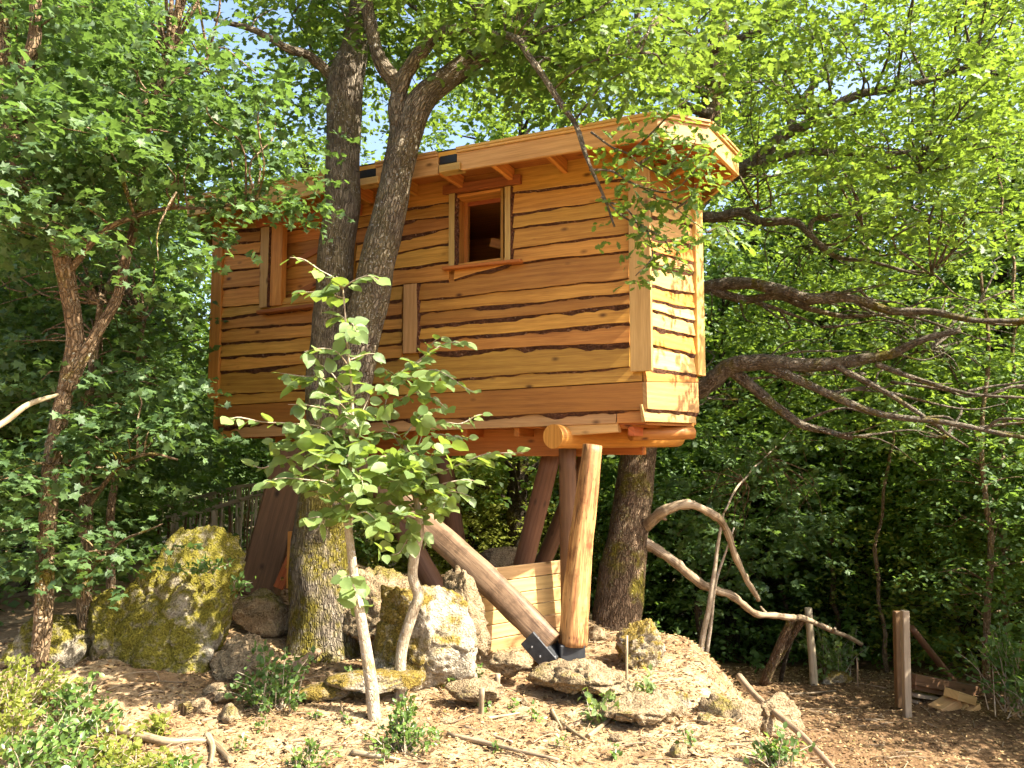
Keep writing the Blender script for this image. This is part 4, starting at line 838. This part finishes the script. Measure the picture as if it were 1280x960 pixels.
limb('branch', pxl([(882, 858, 9.9), (884, 810, 9.9), (890, 760, 9.9), (898, 715, 9.9), (918, 660, 9.9)]), [.03, .026, .022, .018, .01], BARK_SAP, vs_, sides=8, n=24, wob=.02, seed=7)
fc = rects([(845, 1030, 545, 700, 10.6, 12.2, 30), (860, 960, 690, 740, 11.5, 12.5, 5)]); fs = pxl([(872, 862, 9.8), (884, 770, 9.8), (905, 640, 9.8), (930, 600, 10.4), (960, 570, 11), (985, 540, 11.4)]); limb('branch', fs[2:], [.015, .014, .012, .006], BARK_SAP, vs_, sides=7, n=20, wob=.03, seed=12)
foliage('crown', vs_, LEAF_MAPLE, [sprays(fc, .24, 11, 8, .28, .085, T_MAPLE, .35)[0]]); multi_tube('twigs', twigs_to(fc, [q[:] for q in fs[2:]], r0=.008), BARK_MAPLE, vs_, 'stuff')
vs_['label'] = 'young maple with two bare pale stems forking up from the shaded path'
stem_tree('understory_tree', 'slender drooping understory tree beside the lumber pile', 'tree', [([(1236, 872, 10.6), (1232, 780, 10.6), (1240, 680, 10.6), (1226, 560, 10.6), (1236, 440, 10.7), (1225, 340, 10.8)], .05, .02)], at(1236, 872, 10.6), rects([(1160, 1310, 560, 760, 10.4, 12.0, 26), (1130, 1230, 520, 640, 10.5, 12, 10)]), BARK_MAPLE, LEAF_DARK, T_OVAL, .075, 12, 9, .24)
pole('fence_post', 'short dark weathered post in the shade behind the forked stems', 'post', at(878, 810, 12.5), at(872, 752, 12.5), .06, BARK_DARK, seed=8)
sq = tag(beam('square_post', at(1134, 897, 9.9), at(1131, 763, 9.9), .085, .085, GREYWOOD, None, .008, up=(0, 1, 0)), 'sawn square post, lighter of the pair beside the lumber pile', 'post')
tag(beam('square_post', at(1126, 884, 10.25), at(1123, 764, 10.25), .12, .09, DARKLOG, None, .008, up=(0, 1, 0)), 'dark wide square post paired with the lighter one', 'post')
pole('leaning_pole', 'dark pole leaning down to the lumber pile', 'pole', at(1192, 852, 11.4), at(1140, 785, 11.0), .05, DARKLOG, seed=9)
lum = ((1138, 846, 1222, 862, .22, 0), (1138, 855, 1216, 872, .10, 1), (1140, 866, 1205, 876, .08, 2), (1139, 874, 1180, 880, .07, 3), (1139, 882, 1186, 888, .09, 4), (1142, 890, 1190, 896, .08, 5))
for x0, y0, x1, y1, h, i in lum:
    tag(beam('lumber_plank', at(x0, y0 + 2, 10.3 + .05 * i), at(x1, y1 + 2, 10.9 + .05 * i), .16, h * .62, DARKLOG if i < 2 else GREYWOOD, None, .006), 'brown sawn plank stacked in the pile behind the square posts', 'plank', 'planks in the lumber pile')
for x, y, w, h, d in ((1184, 884, .30, .16, .5), (1203, 872, .28, .15, -.5), (1212, 886, .2, .1, .3), (1196, 890, .22, .1, .9)):
    p = at(x, y, 10.1); tag(beam('offcut', p - Vector((w / 2, 0, d * .1)), p + Vector((w / 2, .1, d * .1)), .22, h * .7, BOARD, None, .006), 'pale sawn offcut block lying against the lumber pile', 'offcut', 'pale offcuts by the lumber pile')
def lay(name, label, cat, pts, r, m=DEADWOOD, grp=None, lift=.0, seed=0):
    P = []
    for x, y in pts:
        p = gp(x, y); p.z += r + lift; P.append(p)
    n = len(P); o = limb(name, P, [r * (1 - .5 * i / max(1, n - 1)) for i in range(n)], m, None, sides=8, n=n * 6, rough=.12, wob=.012, seed=seed, fr=9); return tag(o, label, cat, grp)
o = limb('long_stick', pxl([(924, 846, 7.0), (950, 876, 6.6), (985, 905, 6.15), (1010, 928, 5.9), (1048, 968, 5.6)]), [.03, .028, .026, .024, .02], DEADWOOD, None, sides=8, n=26, rough=.1, wob=.02, seed=3, fr=9)
tag(o, 'long pale stick leaning across the reddish rock', 'stick')
lay('fallen_branch', 'knobbly pale branch lying among the bright ground plants', 'branch', [(136, 915), (175, 925), (210, 933), (245, 932), (268, 936), (290, 958)], .035, seed=1)
lay('fallen_branch', 'short forked piece of the pale fallen branch', 'branch', [(258, 925), (266, 940), (262, 962)], .028, seed=2)
lay('root', 'bleached root slanting from the mossy oak base', 'root', [(372, 845), (395, 828), (425, 812), (442, 800)], .045, seed=3, lift=.04)
lay('root', 'thick brown root at the foot of the boulder', 'root', [(228, 895), (262, 882), (295, 868), (318, 852)], .05, BARK_OAK2, seed=4)
for i, pt in enumerate([[(580, 910), (640, 930)], [(560, 922), (700, 955)], [(705, 915), (740, 900)], [(700, 905), (735, 930)], [(735, 925), (770, 895)], [(690, 892), (702, 915)], [(720, 905), (755, 890)], [(250, 905), (330, 885)], [(880, 948), (930, 952)], [(930, 885), (960, 893)], [(610, 900), (650, 893)], [(440, 945), (500, 955)], [(330, 938), (375, 925)], [(1000, 935), (1060, 932)], [(985, 870), (1045, 865)], [(1040, 850), (1110, 862)], [(460, 925), (430, 935)], [(760, 870), (790, 905)]]):
    lay('stick', 'dry broken stick lying on the bare soil', 'stick', pt, random.uniform(.010, .022), DEADWOOD, 'dry sticks on the soil', seed=i + 9)
for x, y, h in ((601, 892, .20), (621, 866, .16), (783, 868, .5), (1072, 858, .4), (516, 865, .10)):
    p = gp(x, y); tag(limb('stake', [p - Vector((0, 0, .05)), p + Vector((.01, 0, h))], [.022 if h < .3 else .012] * 2, DEADWOOD, None, sides=7, n=5, seed=x), 'small cut stem sticking up from the soil', 'stake', 'cut stems in the soil')

# ------------------------------------------------------------------ low plants
def shrub(name, label, cat, p, h, r, lm, ncl, size, tpl=T_OVAL, grp=None, twigs=5, per=7, dens=.05, up=.4):
    p = Vector(p); t = thing(name, label, cat, p, grp); tubes = []; LP, LD = [], []
    for i in range(ncl):
        a = random.uniform(0, 6.28); rr = r * random.uniform(.15, 1.25); hh = h * random.uniform(.35, 1.1) * (1 - .35 * min(1, rr / r) ** 2); b0 = p + Vector((random.gauss(0, r * .22), random.gauss(0, r * .22), -.02))
        e = b0 + Vector((math.cos(a) * rr, math.sin(a) * rr, hh)); m = b0.lerp(e, .5) + Vector((0, 0, hh * .18)); S = crom([b0[:], m[:], e[:]], 9); tubes.append((S, list(np.linspace(.004 + .004 * h, .0015, 9)), 4, 9))
        nl = max(5, int((e - b0).length / (size * .42)))
        for k in range(nl):
            f = .28 + .72 * (k + random.random()) / nl; q = S[min(8, int(f * 8))]; d = S[min(8, int(f * 8) + 1)] - S[max(0, int(f * 8) - 1)]; d = d / (np.linalg.norm(d) + 1e-9)
            LP.append(q + rng.normal(size=3) * size * .35); LD.append(d * .5 + rng.normal(size=3) * .75 + np.array([0, 0, .1]))
    LP, LD = np.array(LP), np.array(LD); M = len(LP)
    foliage('foliage', t, lm, [leaf_arrays(LP, LD, np.array([.1, -.2, 1.]) + rng.normal(size=(M, 3)) * .6, size * (.6 + .7 * rng.random(M)), tpl)]); multi_tube('stem', tubes, BARK_SAP, t); return t
shrub('box_shrub', 'pale sunlit box shrub at the foot of the sapling stems', 'shrub', gp(505, 938), .36, .20, LEAF_BOX, 44, .036)
shrub('box_shrub', 'dark glossy shrub beside the oak root', 'shrub', gp(345, 888), .50, .30, LEAF_DARK, 36, .05)
shrub('box_shrub', 'small bright shrub between the oak root and the slanting stem', 'shrub', gp(446, 866), .30, .10, LEAF_BOX, 14, .034)
shrub('box_shrub', 'small green bush in the foreground below the oak', 'shrub', gp(385, 962), .26, .15, LEAF_BOX, 16, .036)
shrub('bramble', 'leafy bramble growing before the long flat rock', 'plant', gp(752, 902), .28, .20, LEAF_HAZEL, 14, .06)
shrub('bramble', 'green bramble on the edge of the bank behind the upright rock', 'plant', gp(818, 882), .30, .14, LEAF_HAZEL, 12, .055)
shrub('bramble', 'dark ivy clump under the reddish rock', 'plant', gp(975, 958), .22, .22, LEAF_DARK, 18, .05)
shrub('box_shrub', 'low green shrub right of the leaning oak base', 'shrub', at(818, 838, 9.6), .55, .28, LEAF_DARK, 26, .06)
shrub('box_shrub', 'sunny shrub at the foot of the far fence post', 'shrub', at(1045, 850, 11.9), .9, .5, LEAF_HAZEL, 30, .08)
shrub('box_shrub', 'dark shrub near the shaded trunks at the path edge', 'shrub', at(1272, 890, 9.5), 1.1, .5, LEAF_DARK, 40, .07)
shrub('ivy', 'ivy sprig growing over the top of the mossy boulder', 'plant', at(262, 712, 6.72), .10, .24, LEAF_DARK, 14, .055)
shrub('ivy', 'ivy sprig hanging on the right flank of the mossy boulder', 'plant', at(292, 735, 6.7), .10, .14, LEAF_DARK, 8, .055)
for i, (x, y) in enumerate(((640, 888), (607, 892), (565, 862), (668, 902), (598, 850), (440, 905), (395, 900), (545, 930), (620, 940), (700, 935), (860, 935), (330, 915), (300, 940), (480, 955), (735, 905), (770, 950))):
    shrub('seedling', 'tiny green seedling sprouting from the sunny soil', 'plant', gp(x, y), .14, .05, LEAF_BOX, 4, .038, grp='seedlings on the soil', twigs=4)
for i, (x, y, h, r) in enumerate(((30, 890, .42, .30), (80, 905, .36, .26), (150, 945, .20, .22), (60, 945, .30, .28), (10, 935, .4, .28), (115, 960, .18, .25), (200, 965, .14, .2), (40, 975, .25, .28), (195, 918, .16, .12), (235, 960, .10, .15), (0, 900, .5, .3), (110, 925, .24, .2), (170, 975, .18, .22))):
    shrub('brush_plant', ('tall ' if h > .28 else 'low ') + ('small-leaved green' if i % 2 else 'pale yellow-green') + ' brush plant below the maple stems', 'plant', gp(x, min(y, 955)) + Vector((0, -.15 if y > 955 else 0, 0)), h, r, LEAF_BOX if i % 2 else LEAF_YEL, 22, .05 if i % 2 else .04, grp='brush plants below the maples', tpl=T_OVAL)

# ------------------------------------------------------------------ litter
def scatter(n, x0, x1, y0, y1, f=None):
    P = np.stack([rng.uniform(x0, x1, n), rng.uniform(y0, y1, n)], 1)
    return np.array([(x, y, ground_z(x, y)) for x, y in P])
def litter(name, label, P, size, lm, tpl, tilt=.35, lift=.008):
    M = len(P); a = rng.uniform(0, 6.28, M); d = np.stack([np.cos(a), np.sin(a), rng.normal(size=M) * .15], 1); up = np.array([0, 0, 1.]) + rng.normal(size=(M, 3)) * tilt
    P = P + np.array([0, 0, lift]); V, Fc, g = leaf_arrays(P, d, up, size * (.4 + rng.random(M)), tpl)
    o = build(name, V, Fc, lm, None, g); return tag(o, label, 'litter', None, 'stuff')
litter('dark_leaf_litter', 'rotted dark brown leaves between the paler litter', scatter(16000, -4.5, 6.5, 4.6, 13), .045, LEAF_ROT, T_SIMPLE)
litter('leaf_litter', 'dry brown leaf litter strewn over the forest soil', scatter(24000, -4.5, 6.5, 4.6, 13), .042, LEAF_DRY, T_SIMPLE)
T_CHIP = (np.array([[0, .06, 0], [1, .05, .02], [1, -.06, .02], [0, -.05, 0]]), np.array([[0, 1, 2], [0, 2, 3]]))
litter('wood_chips', 'pale straw and wood chips scattered over the sunny soil', scatter(9000, -3.5, 2.4, 4.6, 8.5), .05, LEAF_DRY, T_CHIP, .3, .012)
gv = np.array([(1, 0, 0), (-1, 0, 0), (0, 1, 0), (0, -1, 0), (0, 0, .8), (0, 0, -.8), (.6, .6, .3), (-.6, -.5, .35)], float); gf = np.array([[4, 0, 6], [4, 6, 2], [6, 0, 2], [4, 2, 1], [4, 1, 7], [7, 1, 3], [4, 7, 3], [4, 3, 0]])
GP = scatter(5000, -3.6, 5, 4.6, 10); gs = .006 + .022 * rng.random(len(GP)) ** 4; ga = rng.uniform(0, 6.28, len(GP)); gd = np.stack([np.cos(ga), np.sin(ga), rng.normal(size=len(GP)) * .3], 1)
V_, F_, g_ = leaf_arrays(GP, gd, np.array([0, 0, 1.]) + rng.normal(size=(len(GP), 3)) * .3, gs, (gv, gf)); tag(build('pebbles', V_, F_, ROCK_EARTH, None, g_), 'small tan pebbles and crumbs of earth on the soil', 'pebbles', None, 'stuff')
tw = []
for p in scatter(620, -4, 5.5, 4.7, 11):
    a = random.uniform(0, 6.28); L = random.uniform(.10, .35); d = np.array([math.cos(a), math.sin(a), 0]) * L
    q = [p + np.array([0, 0, .015]), p + d * .5 + np.array([0, 0, .02 + random.random() * .015]), p + d]; q[2][2] = ground_z(q[2][0], q[2][1]) + .015
    tw.append((q, [.006, .005, .003], 4, 4))
o = multi_tube('fallen_twigs', tw, DEADWOOD, None); tag(o, 'thin fallen twigs littering the soil', 'twigs', None, 'stuff')

# ------------------------------------------------------------------ the wood behind
def copy_tree(o, parent=None):
    c = o.copy(); col.objects.link(c)
    if parent is not None: c.parent = parent
    for ch in list(o.children): copy_tree(ch, c)
    return c
def forest_tree(name, h, lm, ncl, size, low, rad, bm_=BARK_DARK, twigs=12, per=9, sig=.55, tpl=T_SIMPLE):
    t = thing(name, '', '', (0, 0, 0)); pts = [Vector((0, 0, -.3)), Vector((.1, .05, h * .3)), Vector((-.1, .1, h * .6)), Vector((.05, 0, h * .92))]
    limb('trunk', pts, [.022 * h, .017 * h, .012 * h, .003 * h], bm_, t, sides=10, n=24, rough=.12, wob=.06, seed=h); skel = crom([p[:] for p in pts], 20)
    cs = []
    for i in range(ncl):
        z = low + (h - low) * random.random() ** .9; k = (z - low) / (h - low); R = rad * (math.sin(math.pi * min(1, .18 + .82 * k) ** .8) ** .6 + .12); a = random.uniform(0, 6.28); r = R * random.random() ** .45
        cs.append((math.cos(a) * r, math.sin(a) * r, z))
    cs = np.array(cs); (pa, _) = sprays(cs, sig, twigs, per, .45, size, tpl, .45); foliage('crown', t, lm, [pa])
    S = np.array(skel); tb = []
    for c in cs[::2]:
        a = S[np.abs(S[:, 2] - max(.5, c[2] - .35 * math.hypot(c[0], c[1]))).argmin()]; m = a + (c - a) * .5 + np.array([0, 0, .15]); tb.append(([a, m, c], [.012 * h * .4, .012 * h * .22, .008], 5, 7))
    multi_tube('branches', tb, bm_, t, 'stuff'); return t
protos = [forest_tree('forest_tree', 11, LEAF_BG, 150, .15, 1.6, 2.6), forest_tree('forest_tree', 13, LEAF_OAKY, 160, .15, 3.0, 3.0), forest_tree('forest_tree', 8, LEAF_DARK, 140, .13, .5, 2.2), forest_tree('forest_tree', 4.2, LEAF_DARK, 90, .11, .25, 1.5, sig=.38), forest_tree('forest_tree', 3.6, LEAF_YEL, 90, .09, .2, 1.5, sig=.38), forest_tree('forest_tree', 4.6, LEAF_BG, 110, .085, .3, 1.5, sig=.36, twigs=14, per=11)]
LB = ['tall green dark-trunked tree', 'tall bright oak with light-filled crown', 'dense dark tree leafy to the ground', 'low leafy understory tree', '', 'small fine-leaved understory tree']
GRP = ['tall green forest trees', 'bright forest oaks', 'dense dark trees at the wood edge', 'understory bush-trees', 'sunlit bushes beyond the treehouse', 'fine-leaved understory trees']
spots = [(2, 60, 12), (2, 150, 16), (2, -60, 11), (2, 350, 19), (2, 430, 22), (2, 905, 15.5), (2, 1030, 17.5), (2, 1350, 13.5), (2, 960, 20), (2, 1080, 21), (2, 1190, 19), (2, 1300, 18), (2, 540, 34), (2, 640, 38), (2, 720, 30), (2, 820, 19),
         (0, 652, 15.5), (0, 60, 18), (0, 150, 22), (0, 480, 24), (0, 800, 22), (0, 900, 26), (0, 1020, 28), (0, 1140, 26), (0, 1260, 23), (0, 420, 32), (0, 570, 40), (0, 700, 42), (0, -60, 16), (0, 1380, 17),
         (1, 1150, 17), (1, 1050, 22), (1, 940, 18), (1, 1260, 16), (1, 120, 15), (1, 560, 27), (1, 760, 26), (1, 1330, 21), (1, 380, 28),
         (3, 860, 15.5), (5, 935, 17.5), (3, 1000, 19), (5, 1065, 15.0), (3, 1125, 17), (5, 1190, 14.2), (5, 1290, 12.8), (3, 840, 18), (5, 1150, 19), (3, 1060, 21), (5, 900, 21), (3, 1560, 8.6), (5, 170, 16), (3, 110, 12), (3, 40, 9.5), (3, 330, 17), (3, 945, 15.5), (3, 400, 14.5), (3, 1330, 11), (3, -40, 8.5),  # low tree farthest right is out of view, added to shade the path
         (4, 590, 16), (4, 640, 18), (4, 560, 20), (4, 690, 17), (4, 615, 24), (4, 665, 26), (4, 740, 19), (4, 530, 16.5), (4, 480, 18), (4, 1215, 13.2), (4, 1120, 18)]
used = set()
for k, px, Y in spots:
    if k in used: o = copy_tree(protos[k])
    else: o = protos[k]; used.add(k)
    x = (px - 640) / F * Y; o.location = (x, Y, ground_z(x, Y) - .05); o.rotation_euler = (0, 0, random.uniform(0, 6.28)); s = random.uniform(.88, 1.15); o.scale = (s, s, s * random.uniform(.92, 1.1))
    if k == 4: lab = ['pale yellow-green bush seen under the floor between the log posts', 'pale yellow-green bush farther down the slope under the treehouse'][Y > 19] if px < 800 else 'pale feathery yellow-green bush behind the square posts'
    else:
        where = 'behind the maples and mossy boulder' if px < 270 else 'behind the treehouse' if px < 800 else "behind the leaning oak's dead limbs" if px < 1070 else 'behind the lumber pile'
        lab = LB[k] + ' ' + where + (', farther back' if Y > 16 else '')
    tag(o, lab, 'bush' if k == 4 else 'tree', GRP[k])
# thin trunks standing at the right edge
for i, (x, y0, y1, Y, r) in enumerate(((1262, 870, 200, 11.4, .045), (1108, 850, 420, 12.4, .035), (1204, 835, 380, 13.2, .04), (1050, 815, 430, 14.5, .05), (985, 800, 440, 15.5, .05), (925, 790, 450, 16.5, .06), (1150, 815, 400, 15, .05))):
    o = limb('bare_tree', [at(x, y0, Y), at(x - 14, y0 * .6 + y1 * .4, Y), at(x + 6, y0 * .3 + y1 * .7, Y), at(x - 16, y1, Y)], [r, r * .8, r * .6, r * .35], BARK_MAPLE, None, sides=9, n=30, rough=.2, wob=.09, seed=i * 5 + 2); tag(o, 'thin brown bare trunk standing in the shade behind the fence posts', 'tree', 'thin trunks behind the fence posts')
tri = sum(len(m.polygons) for m in bpy.data.meshes); print('faces', tri, 'objects', len(col.objects))
